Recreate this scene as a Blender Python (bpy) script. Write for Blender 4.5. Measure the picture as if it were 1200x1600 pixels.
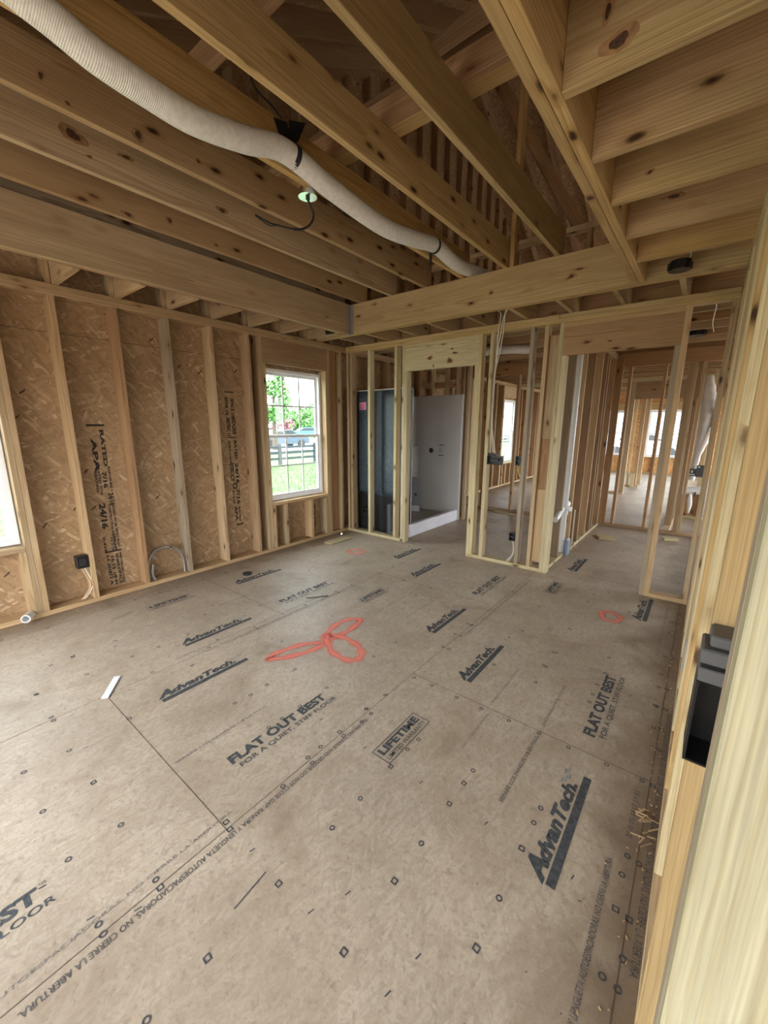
import bpy, bmesh, math, random
from mathutils import Vector, Matrix, Euler
random.seed(7)
for o in list(bpy.data.objects): bpy.data.objects.remove(o)
scene = bpy.context.scene
COL = scene.collection
PI = math.pi

# ------------------------------------------------------------------ camera, light, exposure
cam_d = bpy.data.cameras.new('camera'); cam = bpy.data.objects.new('camera', cam_d); COL.objects.link(cam)
CR = Vector((0.78476676, 0.61976977, 0.00515471)); CU = Vector((-0.13517493, 0.16303313, 0.9773167)); CF = Vector((-0.60487096, 0.76766245, -0.21172032))
cam.matrix_world = Matrix(((CR.x, CU.x, -CF.x, 0), (CR.y, CU.y, -CF.y, 0), (CR.z, CU.z, -CF.z, 1.48), (0, 0, 0, 1)))
cam_d.sensor_fit = 'VERTICAL'; cam_d.sensor_height = 36; cam_d.lens = 36*629.72/1600
cam_d.clip_start = 0.02; cam_d.clip_end = 400
scene.camera = cam
scene.view_settings.view_transform = 'Standard'; scene.view_settings.look = 'None'
scene.view_settings.exposure = 2.05; scene.view_settings.gamma = 1.0; scene.view_settings.use_curve_mapping = False

world = bpy.data.worlds.new('overcast_sky'); scene.world = world; world.use_nodes = True
wn = world.node_tree.nodes; wl = world.node_tree.links
wn.clear()
w_out = wn.new('ShaderNodeOutputWorld'); w_bg = wn.new('ShaderNodeBackground')
w_tc = wn.new('ShaderNodeTexCoord'); w_sep = wn.new('ShaderNodeSeparateXYZ'); w_ramp = wn.new('ShaderNodeValToRGB')
wl.new(w_tc.outputs['Generated'], w_sep.inputs[0]); wl.new(w_sep.outputs['Z'], w_ramp.inputs[0])
w_ramp.color_ramp.elements[0].position = 0.0; w_ramp.color_ramp.elements[0].color = (0.97, 0.99, 1.0, 1)
w_ramp.color_ramp.elements[1].position = 0.7; w_ramp.color_ramp.elements[1].color = (0.86, 0.93, 1.0, 1)
wl.new(w_ramp.outputs[0], w_bg.inputs[0]); w_bg.inputs[1].default_value = 3.0
wl.new(w_bg.outputs[0], w_out.inputs[0])

# ------------------------------------------------------------------ material helpers
def new_mat(name):
    m = bpy.data.materials.new(name); m.use_nodes = True
    nt = m.node_tree; nt.nodes.clear()
    out = nt.nodes.new('ShaderNodeOutputMaterial'); b = nt.nodes.new('ShaderNodeBsdfPrincipled')
    nt.links.new(b.outputs[0], out.inputs[0])
    return m, nt, b, out
def N(nt, typ, **kw):
    n = nt.nodes.new('ShaderNode'+typ)
    for k, v in kw.items(): setattr(n, k, v)
    return n
def setin(n, **kw):
    for k, v in kw.items(): n.inputs[k].default_value = v
def ramp(nt, stops, src=None, interp='LINEAR'):
    r = nt.nodes.new('ShaderNodeValToRGB'); cr = r.color_ramp; cr.interpolation = interp
    while len(cr.elements) < len(stops): cr.elements.new(0.5)
    for e, (p, c) in zip(cr.elements, stops):
        e.position = p; e.color = (c if len(c) == 4 else (*c, 1)) if not isinstance(c, (int, float)) else (c, c, c, 1)
    if src is not None: nt.links.new(src, r.inputs[0])
    return r
def mixc(nt, fac, a, b, mode='MIX'):
    m = nt.nodes.new('ShaderNodeMix'); m.data_type = 'RGBA'; m.blend_type = mode
    for sock, v in ((m.inputs[0], fac), (m.inputs[6], a), (m.inputs[7], b)):
        if hasattr(v, 'links'): nt.links.new(v, sock)
        elif isinstance(v, (int, float)): sock.default_value = v
        else: sock.default_value = (*v, 1) if len(v) == 3 else v
    return m.outputs[2]
def math_(nt, op, a, b=None, c=None):
    m = nt.nodes.new('ShaderNodeMath'); m.operation = op
    for i, v in enumerate((a, b, c)):
        if v is None: continue
        if hasattr(v, 'links'): nt.links.new(v, m.inputs[i])
        else: m.inputs[i].default_value = v
    return m.outputs[0]
def flat(name, col, rough=0.5, metal=0.0, spec=0.5):
    m, nt, b, out = new_mat(name)
    setin(b, **{'Base Color': (*col, 1), 'Roughness': rough, 'Metallic': metal, 'Specular IOR Level': spec})
    return m
def plain(name, col, rough=0.5, metal=0.0, var=0.12, scale=6.0):
    m, nt, b, out = new_mat(name)
    tc = N(nt, 'TexCoord'); no = N(nt, 'TexNoise'); setin(no, Scale=scale, Detail=5.0)
    nt.links.new(tc.outputs['Object'], no.inputs['Vector'])
    r = ramp(nt, [(0.3, tuple(c*(1-var) for c in col)), (0.7, tuple(min(1, c*(1+var)) for c in col))], no.outputs['Fac'])
    nt.links.new(r.outputs[0], b.inputs['Base Color'])
    setin(b, Roughness=rough, Metallic=metal)
    return m

def wood(name, c1, c2, c3, tint=0.16, rough=0.72, knot=1.0):
    """sawn pine: grain along local Z, growth rings, knots, a tint of its own per board"""
    m, nt, b, out = new_mat(name)
    tc = N(nt, 'TexCoord'); oi = N(nt, 'ObjectInfo')
    off = N(nt, 'Combine' + 'XYZ')
    r1 = math_(nt, 'MULTIPLY', oi.outputs['Random'], 37.0); r2 = math_(nt, 'MULTIPLY', oi.outputs['Random'], 91.0)
    frac = math_(nt, 'FRACT', r1); frac2 = math_(nt, 'FRACT', r2)
    nt.links.new(r1, off.inputs[0]); nt.links.new(r2, off.inputs[1]); nt.links.new(math_(nt, 'MULTIPLY', oi.outputs['Random'], 53.0), off.inputs[2])
    add = N(nt, 'VectorMath', operation='ADD'); nt.links.new(tc.outputs['Object'], add.inputs[0]); nt.links.new(off.outputs[0], add.inputs[1])
    V = add.outputs[0]
    def mapped(sc):
        mp = N(nt, 'Mapping'); mp.inputs['Scale'].default_value = sc; nt.links.new(V, mp.inputs['Vector']); return mp.outputs[0]
    # ring coordinate around a pith outside the board
    ro = N(nt, 'CombineXYZ')
    nt.links.new(math_(nt, 'MULTIPLY_ADD', frac, 0.16, -0.08), ro.inputs[0]); nt.links.new(math_(nt, 'MULTIPLY_ADD', frac2, 0.14, -0.09), ro.inputs[1])
    ra = N(nt, 'VectorMath', operation='ADD'); nt.links.new(tc.outputs['Object'], ra.inputs[0]); nt.links.new(ro.outputs[0], ra.inputs[1])
    rm = N(nt, 'Mapping'); rm.inputs['Scale'].default_value = (1, 1, 0.045); nt.links.new(ra.outputs[0], rm.inputs['Vector'])
    dn = N(nt, 'TexNoise'); setin(dn, Scale=1.0, Detail=2.0); nt.links.new(mapped((7, 7, 1.4)), dn.inputs['Vector'])
    dv = N(nt, 'VectorMath', operation='SCALE'); nt.links.new(dn.outputs['Color'], dv.inputs[0]); dv.inputs['Scale'].default_value = 0.035
    da = N(nt, 'VectorMath', operation='ADD'); nt.links.new(rm.outputs[0], da.inputs[0]); nt.links.new(dv.outputs[0], da.inputs[1])
    wv = N(nt, 'TexWave', wave_type='RINGS', rings_direction='Z', wave_profile='SAW'); setin(wv, Scale=26.0, Distortion=1.2, Detail=1.0, **{'Detail Scale': 1.5})
    nt.links.new(da.outputs[0], wv.inputs['Vector'])
    rings = ramp(nt, [(0.0, 0.0), (0.62, 0.25), (0.93, 1.0), (1.0, 0.1)], wv.outputs['Fac'])
    gn = N(nt, 'TexNoise'); setin(gn, Scale=1.0, Detail=4.0, Roughness=0.6); nt.links.new(mapped((190, 190, 3.5)), gn.inputs['Vector'])
    gn2 = N(nt, 'TexNoise'); setin(gn2, Scale=1.0, Detail=3.0); nt.links.new(mapped((9, 9, 1.3)), gn2.inputs['Vector'])
    base = ramp(nt, [(0.3, c1), (0.72, c2)], gn2.outputs['Fac'])
    c = mixc(nt, math_(nt, 'MULTIPLY', rings.outputs[0], 0.60), base.outputs[0], c3)
    g = ramp(nt, [(0.33, 0.78), (0.67, 1.10)], gn.outputs['Fac'])
    c = mixc(nt, 1.0, c, g.outputs[0], 'MULTIPLY')
    # knots
    vo = N(nt, 'TexVoronoi', feature='F1'); setin(vo, Scale=1.0, Randomness=1.0)
    kn = N(nt, 'TexNoise'); setin(kn, Scale=30.0); nt.links.new(V, kn.inputs['Vector'])
    kd = N(nt, 'VectorMath', operation='SCALE'); nt.links.new(kn.outputs['Color'], kd.inputs[0]); kd.inputs['Scale'].default_value = 0.09
    ka = N(nt, 'VectorMath', operation='ADD'); nt.links.new(mapped((12.0, 12.0, 5.0)), ka.inputs[0]); nt.links.new(kd.outputs[0], ka.inputs[1])
    nt.links.new(ka.outputs[0], vo.inputs['Vector'])
    k = ramp(nt, [(0.085, 1.0), (0.13, 0.75), (0.20, 0.16), (0.34, 0.0)], vo.outputs['Distance'])
    pick = ramp(nt, [(0.70, 0.0), (0.72, 1.0)], N_sep(nt, vo.outputs['Color']), 'CONSTANT')
    kk = math_(nt, 'MULTIPLY', math_(nt, 'MULTIPLY', k.outputs[0], pick.outputs[0]), knot)
    hal = ramp(nt, [(0.10, 0.55), (0.42, 0.0)], vo.outputs['Distance'])
    c = mixc(nt, math_(nt, 'MULTIPLY', hal.outputs[0], pick.outputs[0]), c, tuple(v*w_ for v, w_ in zip(c2, (0.66, 0.52, 0.40))))
    c = mixc(nt, kk, c, (0.045, 0.020, 0.010))
    # stains
    sn = N(nt, 'TexNoise'); setin(sn, Scale=1.0, Detail=2.0); nt.links.new(mapped((3, 3, 0.7)), sn.inputs['Vector'])
    st = ramp(nt, [(0.56, 0.0), (0.75, 0.30)], sn.outputs['Fac'])
    c = mixc(nt, st.outputs[0], c, tuple(v*0.5 for v in c2))
    hs = N(nt, 'HueSaturation')
    nt.links.new(math_(nt, 'MULTIPLY_ADD', frac, tint*2, 1.0-tint), hs.inputs['Value'])
    nt.links.new(math_(nt, 'MULTIPLY_ADD', frac2, 0.18, 0.96), hs.inputs['Saturation'])
    nt.links.new(math_(nt, 'MULTIPLY_ADD', frac2, -0.007, 0.503), hs.inputs['Hue'])
    nt.links.new(c, hs.inputs['Color'])
    nt.links.new(hs.outputs[0], b.inputs['Base Color'])
    setin(b, Roughness=rough, **{'Specular IOR Level': 0.25})
    bp = N(nt, 'Bump'); setin(bp, Strength=0.25, Distance=0.002); nt.links.new(gn.outputs['Fac'], bp.inputs['Height']); nt.links.new(bp.outputs[0], b.inputs['Normal'])
    return m
def N_sep(nt, col):
    s = nt.nodes.new('ShaderNodeSeparateColor'); nt.links.new(col, s.inputs[0]); return s.outputs[0]

XLW = -3.87
def osb(name, ramp_cols, dark, layers=4, size=1.0, contrast=1.0, world=True, plane='YZ', rough=0.8, dirt=None):
    """pressed strands: stretched cells laid at several angles"""
    m, nt, b, out = new_mat(name)
    geo = N(nt, 'NewGeometry')
    sep = N(nt, 'SeparateXYZ'); nt.links.new(geo.outputs['Position'], sep.inputs[0])
    cb = N(nt, 'CombineXYZ')
    a, bb = {'YZ': ('Y', 'Z'), 'XZ': ('X', 'Z'), 'XY': ('X', 'Y')}[plane]
    nt.links.new(sep.outputs[a], cb.inputs[0]); nt.links.new(sep.outputs[bb], cb.inputs[1])
    wn_ = N(nt, 'TexNoise'); setin(wn_, Scale=9.0, Detail=2.0); nt.links.new(cb.outputs[0], wn_.inputs['Vector'])
    ws = N(nt, 'VectorMath', operation='SCALE'); nt.links.new(wn_.outputs['Color'], ws.inputs[0]); ws.inputs['Scale'].default_value = 0.03
    wa = N(nt, 'VectorMath', operation='ADD'); nt.links.new(cb.outputs[0], wa.inputs[0]); nt.links.new(ws.outputs[0], wa.inputs[1])
    cur = None; hcur = None
    angs = [0.35, 1.25, 2.1, 2.8, 0.9, 1.7][:layers]
    for i, an in enumerate(angs):
        mp = N(nt, 'Mapping'); mp.inputs['Rotation'].default_value = (0, 0, an); mp.inputs['Location'].default_value = (i*3.7, i*1.3, i*2.1)
        mp.vector_type = 'POINT'
        nt.links.new(wa.outputs[0], mp.inputs['Vector'])
        m2 = N(nt, 'Mapping'); m2.inputs['Scale'].default_value = (13/size, 62/size, 1); nt.links.new(mp.outputs[0], m2.inputs['Vector'])
        vo = N(nt, 'TexVoronoi', voronoi_dimensions='2D', feature='F1'); setin(vo, Scale=1.0); nt.links.new(m2.outputs[0], vo.inputs['Vector'])
        sc = N(nt, 'SeparateColor'); nt.links.new(vo.outputs['Color'], sc.inputs[0])
        rc = ramp(nt, ramp_cols, sc.outputs[0])
        if cur is None: cur = rc.outputs[0]; hcur = sc.outputs[0]
        else:
            f = ramp(nt, [(0.0, 0.0), (0.58, 0.0), (0.60, 0.8)], sc.outputs[1])
            cur = mixc(nt, f.outputs[0], cur, rc.outputs[0])
    # rare dark bark strands
    mp = N(nt, 'Mapping'); mp.inputs['Rotation'].default_value = (0, 0, 2.4); nt.links.new(wa.outputs[0], mp.inputs['Vector'])
    m2 = N(nt, 'Mapping'); m2.inputs['Scale'].default_value = (9, 40, 1); nt.links.new(mp.outputs[0], m2.inputs['Vector'])
    vo = N(nt, 'TexVoronoi', voronoi_dimensions='2D'); setin(vo, Scale=1.0); nt.links.new(m2.outputs[0], vo.inputs['Vector'])
    sc = N(nt, 'SeparateColor'); nt.links.new(vo.outputs['Color'], sc.inputs[0])
    f = math_(nt, 'MULTIPLY', math_(nt, 'GREATER_THAN', sc.outputs[2], 0.985), math_(nt, 'LESS_THAN', vo.outputs['Distance'], 0.26))
    cur = mixc(nt, math_(nt, 'MULTIPLY', f, 0.8 if contrast > 0.6 else 0.0), cur, dark)
    # fine fibres and broad tone
    fn = N(nt, 'TexNoise'); setin(fn, Scale=120.0, Detail=4.0, Roughness=0.65); nt.links.new(cb.outputs[0], fn.inputs['Vector'])
    fr = ramp(nt, [(0.3, 1-0.16*contrast), (0.7, 1+0.10*contrast)], fn.outputs['Fac'])
    cur = mixc(nt, 1.0, cur, fr.outputs[0], 'MULTIPLY')
    bn = N(nt, 'TexNoise'); setin(bn, Scale=1.3, Detail=5.0, Roughness=0.6); nt.links.new(cb.outputs[0], bn.inputs['Vector'])
    br = ramp(nt, [(0.3, 0.86), (0.7, 1.10)], bn.outputs['Fac'])
    cur = mixc(nt, 1.0, cur, br.outputs[0], 'MULTIPLY')
    if dirt:
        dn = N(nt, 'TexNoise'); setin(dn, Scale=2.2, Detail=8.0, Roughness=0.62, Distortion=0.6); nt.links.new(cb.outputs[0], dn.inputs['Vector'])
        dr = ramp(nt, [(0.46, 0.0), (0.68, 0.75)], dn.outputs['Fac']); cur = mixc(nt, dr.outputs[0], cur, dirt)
        d2 = N(nt, 'TexNoise'); setin(d2, Scale=34.0, Detail=7.0, Roughness=0.75, Distortion=0.35); nt.links.new(cb.outputs[0], d2.inputs['Vector'])
        dr = ramp(nt, [(0.32, 0.55), (0.47, 0.0), (0.56, 0.0), (0.72, 0.5)], d2.outputs['Fac']); cur = mixc(nt, dr.outputs[0], cur, tuple(v*0.62 for v in dirt))
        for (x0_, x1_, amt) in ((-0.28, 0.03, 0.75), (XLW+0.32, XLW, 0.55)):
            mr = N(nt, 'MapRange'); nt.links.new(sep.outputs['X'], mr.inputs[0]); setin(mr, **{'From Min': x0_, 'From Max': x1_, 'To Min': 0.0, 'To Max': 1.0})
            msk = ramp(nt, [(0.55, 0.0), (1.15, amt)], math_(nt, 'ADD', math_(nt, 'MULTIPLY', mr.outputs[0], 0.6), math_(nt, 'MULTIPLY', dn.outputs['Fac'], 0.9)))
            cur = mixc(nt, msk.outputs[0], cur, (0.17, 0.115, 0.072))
        d3 = N(nt, 'TexNoise'); setin(d3, Scale=60.0, Detail=5.0, Roughness=0.75, Distortion=3.0); nt.links.new(cb.outputs[0], d3.inputs['Vector'])
        dr = ramp(nt, [(0.60, 0.0), (0.70, 0.42)], d3.outputs['Fac']); cur = mixc(nt, dr.outputs[0], cur, (0.52, 0.46, 0.38))
    nt.links.new(cur, b.inputs['Base Color'])
    setin(b, Roughness=rough, **{'Specular IOR Level': 0.3})
    bp = N(nt, 'Bump'); setin(bp, Strength=0.18, Distance=0.0015); nt.links.new(fn.outputs['Fac'], bp.inputs['Height']); nt.links.new(bp.outputs[0], b.inputs['Normal'])
    return m

M = {}
M['pine_tan'] = wood('pine_tan', (0.435, 0.31, 0.18), (0.535, 0.405, 0.25), (0.31, 0.19, 0.09))
M['pine_brown'] = wood('pine_brown', (0.34, 0.215, 0.12), (0.43, 0.285, 0.165), (0.23, 0.13, 0.065))
M['pine_pale'] = wood('pine_pale', (0.50, 0.415, 0.25), (0.60, 0.52, 0.34), (0.40, 0.30, 0.155), tint=0.10, knot=0.9)
M['pine_near'] = wood('pine_near', (0.40, 0.36, 0.235), (0.47, 0.43, 0.295), (0.33, 0.27, 0.15), tint=0.02, knot=0.5)
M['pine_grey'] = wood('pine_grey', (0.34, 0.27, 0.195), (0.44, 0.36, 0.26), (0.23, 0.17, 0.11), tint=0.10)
M['pine_gold'] = wood('pine_gold', (0.45, 0.315, 0.15), (0.56, 0.41, 0.215), (0.33, 0.205, 0.085), tint=0.10)
M['osb_wall'] = osb('osb_wall', [(0.0, (0.30, 0.185, 0.095)), (0.3, (0.365, 0.235, 0.125)), (0.8, (0.415, 0.275, 0.155)), (0.93, (0.48, 0.335, 0.195)), (1.0, (0.60, 0.45, 0.29))], (0.035, 0.012, 0.008), plane='YZ', size=1.15, layers=5)
M['osb_far'] = osb('osb_far', [(0.0, (0.42, 0.19, 0.06)), (0.35, (0.55, 0.28, 0.10)), (0.8, (0.66, 0.38, 0.16)), (1.0, (0.78, 0.50, 0.24))], (0.1, 0.04, 0.02), plane='XZ', layers=3)
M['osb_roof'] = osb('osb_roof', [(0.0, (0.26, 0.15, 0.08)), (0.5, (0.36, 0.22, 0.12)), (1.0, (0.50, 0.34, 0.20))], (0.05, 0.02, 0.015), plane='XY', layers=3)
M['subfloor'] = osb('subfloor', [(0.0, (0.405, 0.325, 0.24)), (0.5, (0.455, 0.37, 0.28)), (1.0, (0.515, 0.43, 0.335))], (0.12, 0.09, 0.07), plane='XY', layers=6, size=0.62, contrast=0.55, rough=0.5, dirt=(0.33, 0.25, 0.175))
M['ink'] = plain('stamped_ink', (0.055, 0.06, 0.065), 0.7, var=0.5, scale=60)
M['ink_faded'] = plain('stamped_ink_faded', (0.21, 0.18, 0.16), 0.75, var=0.4, scale=60)
M['ink_mid'] = plain('stamped_ink_mid', (0.10, 0.09, 0.085), 0.75, var=0.5, scale=60)
M['ink_blue'] = plain('stamped_ink_blue', (0.16, 0.24, 0.30), 0.75, var=0.3, scale=60)
M['ink_brown'] = plain('stamped_ink_brown', (0.022, 0.014, 0.011), 0.75, var=0.4, scale=60)
M['seam'] = flat('panel_gap', (0.10, 0.065, 0.045), 0.9)
M['black'] = plain('black_plastic', (0.018, 0.018, 0.02), 0.45)
M['blackbox'] = plain('black_box_plastic', (0.008, 0.008, 0.009), 0.35)
M['rubber'] = flat('black_strap', (0.012, 0.012, 0.013), 0.7)
M['white_vinyl'] = flat('white_vinyl', (0.80, 0.82, 0.84), 0.35)
M['grey_vinyl'] = plain('grey_plastic', (0.30, 0.31, 0.33), 0.45)
M['metal'] = flat('shiny_metal', (0.75, 0.76, 0.78), 0.22, 1.0)
M['galv'] = plain('galvanised_steel', (0.34, 0.335, 0.325), 0.45, 0.6)
M['pvc'] = flat('pvc_white', (0.74, 0.75, 0.74), 0.35)
M['pvc_blue'] = plain('blue_grey_fitting', (0.20, 0.27, 0.36), 0.4)
M['wire'] = flat('white_cable_jacket', (0.66, 0.62, 0.52), 0.5)
M['wire_tan'] = flat('tan_cable_jacket', (0.62, 0.42, 0.27), 0.5)
M['wire_yellow'] = flat('yellow_cable_jacket', (0.75, 0.60, 0.12), 0.5)
M['pink'] = flat('pink_paper', (0.80, 0.25, 0.42), 0.7)
M['card'] = plain('brown_cardboard', (0.32, 0.17, 0.085), 0.85)
M['plastic_wrap'] = plain('white_plastic_wrap', (0.72, 0.71, 0.69), 0.3)
M['bluepad'] = plain('blue_tape', (0.10, 0.17, 0.24), 0.6)

# duct: white woven jacket with fine ribs
m, nt, b, out = new_mat('white_duct_jacket'); M['duct'] = m
tc = N(nt, 'TexCoord'); sp = N(nt, 'SeparateXYZ'); nt.links.new(tc.outputs['UV'], sp.inputs[0])
no = N(nt, 'TexNoise'); setin(no, Scale=45.0, Detail=4.0); nt.links.new(tc.outputs['Object'], no.inputs['Vector'])
rb = math_(nt, 'SINE', math_(nt, 'MULTIPLY', sp.outputs[0], 2*PI*150))
hh = math_(nt, 'MULTIPLY_ADD', no.outputs['Fac'], 1.6, rb)
r_ = ramp(nt, [(0.3, (0.66, 0.65, 0.61)), (0.7, (0.80, 0.79, 0.75))], no.outputs['Fac']); nt.links.new(r_.outputs[0], b.inputs['Base Color'])
bp = N(nt, 'Bump'); setin(bp, Strength=0.35, Distance=0.002); nt.links.new(hh, bp.inputs['Height']); nt.links.new(bp.outputs[0], b.inputs['Normal']); setin(b, Roughness=0.55)

# shower back: grey resin sprayed on fibreglass
m, nt, b, out = new_mat('sprayed_fibreglass_back'); M['fiber'] = m
tc = N(nt, 'TexCoord'); no = N(nt, 'TexNoise'); setin(no, Scale=26.0, Detail=9.0, Roughness=0.75, Distortion=1.0); nt.links.new(tc.outputs['Object'], no.inputs['Vector'])
r_ = ramp(nt, [(0.3, (0.018, 0.027, 0.037)), (0.55, (0.048, 0.066, 0.082)), (0.75, (0.12, 0.15, 0.17))], no.outputs['Fac']); nt.links.new(r_.outputs[0], b.inputs['Base Color'])
bp = N(nt, 'Bump'); setin(bp, Strength=0.5, Distance=0.006); nt.links.new(no.outputs['Fac'], bp.inputs['Height']); nt.links.new(bp.outputs[0], b.inputs['Normal']); setin(b, Roughness=0.42)
M['gelcoat'] = plain('white_gelcoat', (0.56, 0.545, 0.525), 0.28, var=0.04, scale=3)
M['gelpan'] = plain('dusty_gelcoat', (0.36, 0.325, 0.29), 0.55, var=0.15, scale=8)
M['apron'] = plain('white_film_on_apron', (0.78, 0.78, 0.84), 0.35, var=0.08, scale=5)

# spray paint: fluorescent orange-red with speckled soft edges
m, nt, b, out = new_mat('fluorescent_spray_paint'); M['spray'] = m
tc = N(nt, 'TexCoord'); sp = N(nt, 'SeparateXYZ'); nt.links.new(tc.outputs['UV'], sp.inputs[0])
ed = math_(nt, 'SUBTRACT', 1.0, math_(nt, 'ABSOLUTE', math_(nt, 'MULTIPLY_ADD', sp.outputs[1], 2.0, -1.0)))
no = N(nt, 'TexNoise'); setin(no, Scale=70.0, Detail=6.0, Roughness=0.8); nt.links.new(tc.outputs['Object'], no.inputs['Vector'])
al = ramp(nt, [(0.40, 0.0), (1.15, 0.80)], math_(nt, 'ADD', math_(nt, 'MULTIPLY', ed, 0.85), math_(nt, 'MULTIPLY', no.outputs['Fac'], 0.42)))
setin(b, **{'Base Color': (0.95, 0.24, 0.17, 1)}, Roughness=0.7); nt.links.new(al.outputs[0], b.inputs['Alpha'])

m, nt, b, out = new_mat('window_glass'); M['glass'] = m
nt.nodes.remove(b); tr = N(nt, 'BsdfTransparent'); gl = N(nt, 'BsdfGlossy'); fz = N(nt, 'LayerWeight'); mx = N(nt, 'MixShader')
setin(gl, Roughness=0.02); setin(fz, Blend=0.12); tr.inputs[0].default_value = (0.93, 0.97, 0.97, 1)
nt.links.new(math_(nt, 'MULTIPLY', fz.outputs['Facing'], 0.5), mx.inputs[0]); nt.links.new(tr.outputs[0], mx.inputs[1]); nt.links.new(gl.outputs[0], mx.inputs[2]); nt.links.new(mx.outputs[0], out.inputs[0])

m, nt, b, out = new_mat('lawn'); M['lawn'] = m
tc = N(nt, 'TexCoord'); no = N(nt, 'TexNoise'); setin(no, Scale=1.5, Detail=10.0, Roughness=0.75); nt.links.new(tc.outputs['Object'], no.inputs['Vector'])
r_ = ramp(nt, [(0.3, (0.03, 0.11, 0.015)), (0.55, (0.075, 0.20, 0.03)), (0.75, (0.13, 0.27, 0.06))], no.outputs['Fac']); nt.links.new(r_.outputs[0], b.inputs['Base Color']); setin(b, Roughness=0.9)
M['leaf'] = plain('tree_leaves', (0.10, 0.22, 0.055), 0.6, var=0.4, scale=2)
M['leaf_red'] = plain('purple_leaves', (0.25, 0.07, 0.10), 0.6, var=0.4, scale=2)
M['bark'] = plain('tree_bark', (0.10, 0.075, 0.055), 0.9)
M['fence'] = plain('dark_fence_boards', (0.035, 0.04, 0.05), 0.8)
M['road'] = plain('pale_concrete_road', (0.42, 0.42, 0.42), 0.9)

# ------------------------------------------------------------------ object helpers
def tag(o, label=None, cat=None, group=None, kind=None):
    if label: o['label'] = label
    if cat: o['category'] = cat
    if group: o['group'] = group
    if kind: o['kind'] = kind
    return o
def link_mesh(name, bm, mat, parent=None):
    me = bpy.data.meshes.new(name); bm.normal_update(); bm.to_mesh(me); bm.free()
    o = bpy.data.objects.new(name, me); COL.objects.link(o)
    if mat is not None: me.materials.append(mat)
    if parent is not None: o.parent = parent
    return o
def empty(name, loc=(0, 0, 0), rz=0.0):
    o = bpy.data.objects.new(name, None); COL.objects.link(o); o.location = loc; o.rotation_euler = (0, 0, rz); o.empty_display_size = 0.1
    return o
def bm_box(bm, x0, x1, y0, y1, z0, z1, bev=0.0, mtx=None):
    r = bmesh.ops.create_cube(bm, size=1.0)
    vs = r['verts']
    bmesh.ops.scale(bm, vec=(x1-x0, y1-y0, z1-z0), verts=vs)
    bmesh.ops.translate(bm, vec=((x0+x1)/2, (y0+y1)/2, (z0+z1)/2), verts=vs)
    if bev:
        es = list({e for v in vs for e in v.link_edges})
        rr = bmesh.ops.bevel(bm, geom=es, offset=bev, segments=1, affect='EDGES')
        vs = list({v for f in rr['faces'] for v in f.verts} | {v for v in vs if v.is_valid})
    if mtx is not None: bmesh.ops.transform(bm, matrix=mtx, verts=vs)
    return vs
def bm_cyl(bm, p0, p1, r0, r1=None, seg=20, caps=True):
    r1 = r0 if r1 is None else r1
    p0 = Vector(p0); p1 = Vector(p1); d = p1-p0
    q = Vector((0, 0, 1)).rotation_difference(d.normalized()).to_matrix().to_4x4()
    r = bmesh.ops.create_cone(bm, cap_ends=caps, segments=seg, radius1=r0, radius2=r1, depth=d.length)
    bmesh.ops.transform(bm, matrix=Matrix.Translation((p0+p1)/2) @ q, verts=r['verts'])
    return r['verts']
def smooth(o, ang=0.6):
    me = o.data
    for p in me.polygons: p.use_smooth = True
    try: me.set_sharp_from_angle(angle=ang)
    except Exception: pass
    return o
def catmull(pts, n=10):
    pts = [Vector(p) for p in pts]; P = [pts[0]*2-pts[1]] + pts + [pts[-1]*2-pts[-2]]; out = []
    for i in range(1, len(P)-2):
        for k in range(n):
            t = k/n; a, b, c, d = P[i-1], P[i], P[i+1], P[i+2]
            out.append(0.5*((2*b)+(c-a)*t+(2*a-5*b+4*c-d)*t*t+(3*b-a-3*c+d)*t**3))
    out.append(pts[-1]); return out
def bm_tube(bm, pts, r, seg=10, n=8, uv=False, caps=True, wob=0.0):
    path = catmull(pts, n); rings = []; L = 0; ls = []
    up = Vector((0, 0, 1)); side = None
    for i, p in enumerate(path):
        t = (path[min(i+1, len(path)-1)]-path[max(i-1, 0)]).normalized()
        if side is None:
            side = t.cross(up)
            if side.length < 0.1: side = t.cross(Vector((1, 0, 0)))
        side = (side - t*side.dot(t)).normalized(); u = side.cross(t)
        rr = r(i/(len(path)-1)) if callable(r) else r
        if wob: rr *= 1+wob*math.sin(i*1.7)
        rings.append([bm.verts.new(p+(side*math.cos(a)+u*math.sin(a))*rr) for a in [2*PI*k/seg for k in range(seg)]])
        if i: L += (p-path[i-1]).length
        ls.append(L)
    lay = bm.loops.layers.uv.verify() if uv else None
    for i in range(len(rings)-1):
        for k in range(seg):
            f = bm.faces.new((rings[i][k], rings[i][(k+1) % seg], rings[i+1][(k+1) % seg], rings[i+1][k]))
            if uv:
                for lp, (a, b_) in zip(f.loops, ((i, k), (i, k+1), (i+1, k+1), (i+1, k))): lp[lay].uv = (ls[a], b_/seg)
    if caps:
        bm.faces.new(rings[0][::-1]); bm.faces.new(rings[-1])
def tube(name, pts, r, mat, parent=None, **kw):
    bm = bmesh.new(); bm_tube(bm, pts, r, **kw); return smooth(link_mesh(name, bm, mat, parent))

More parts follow.
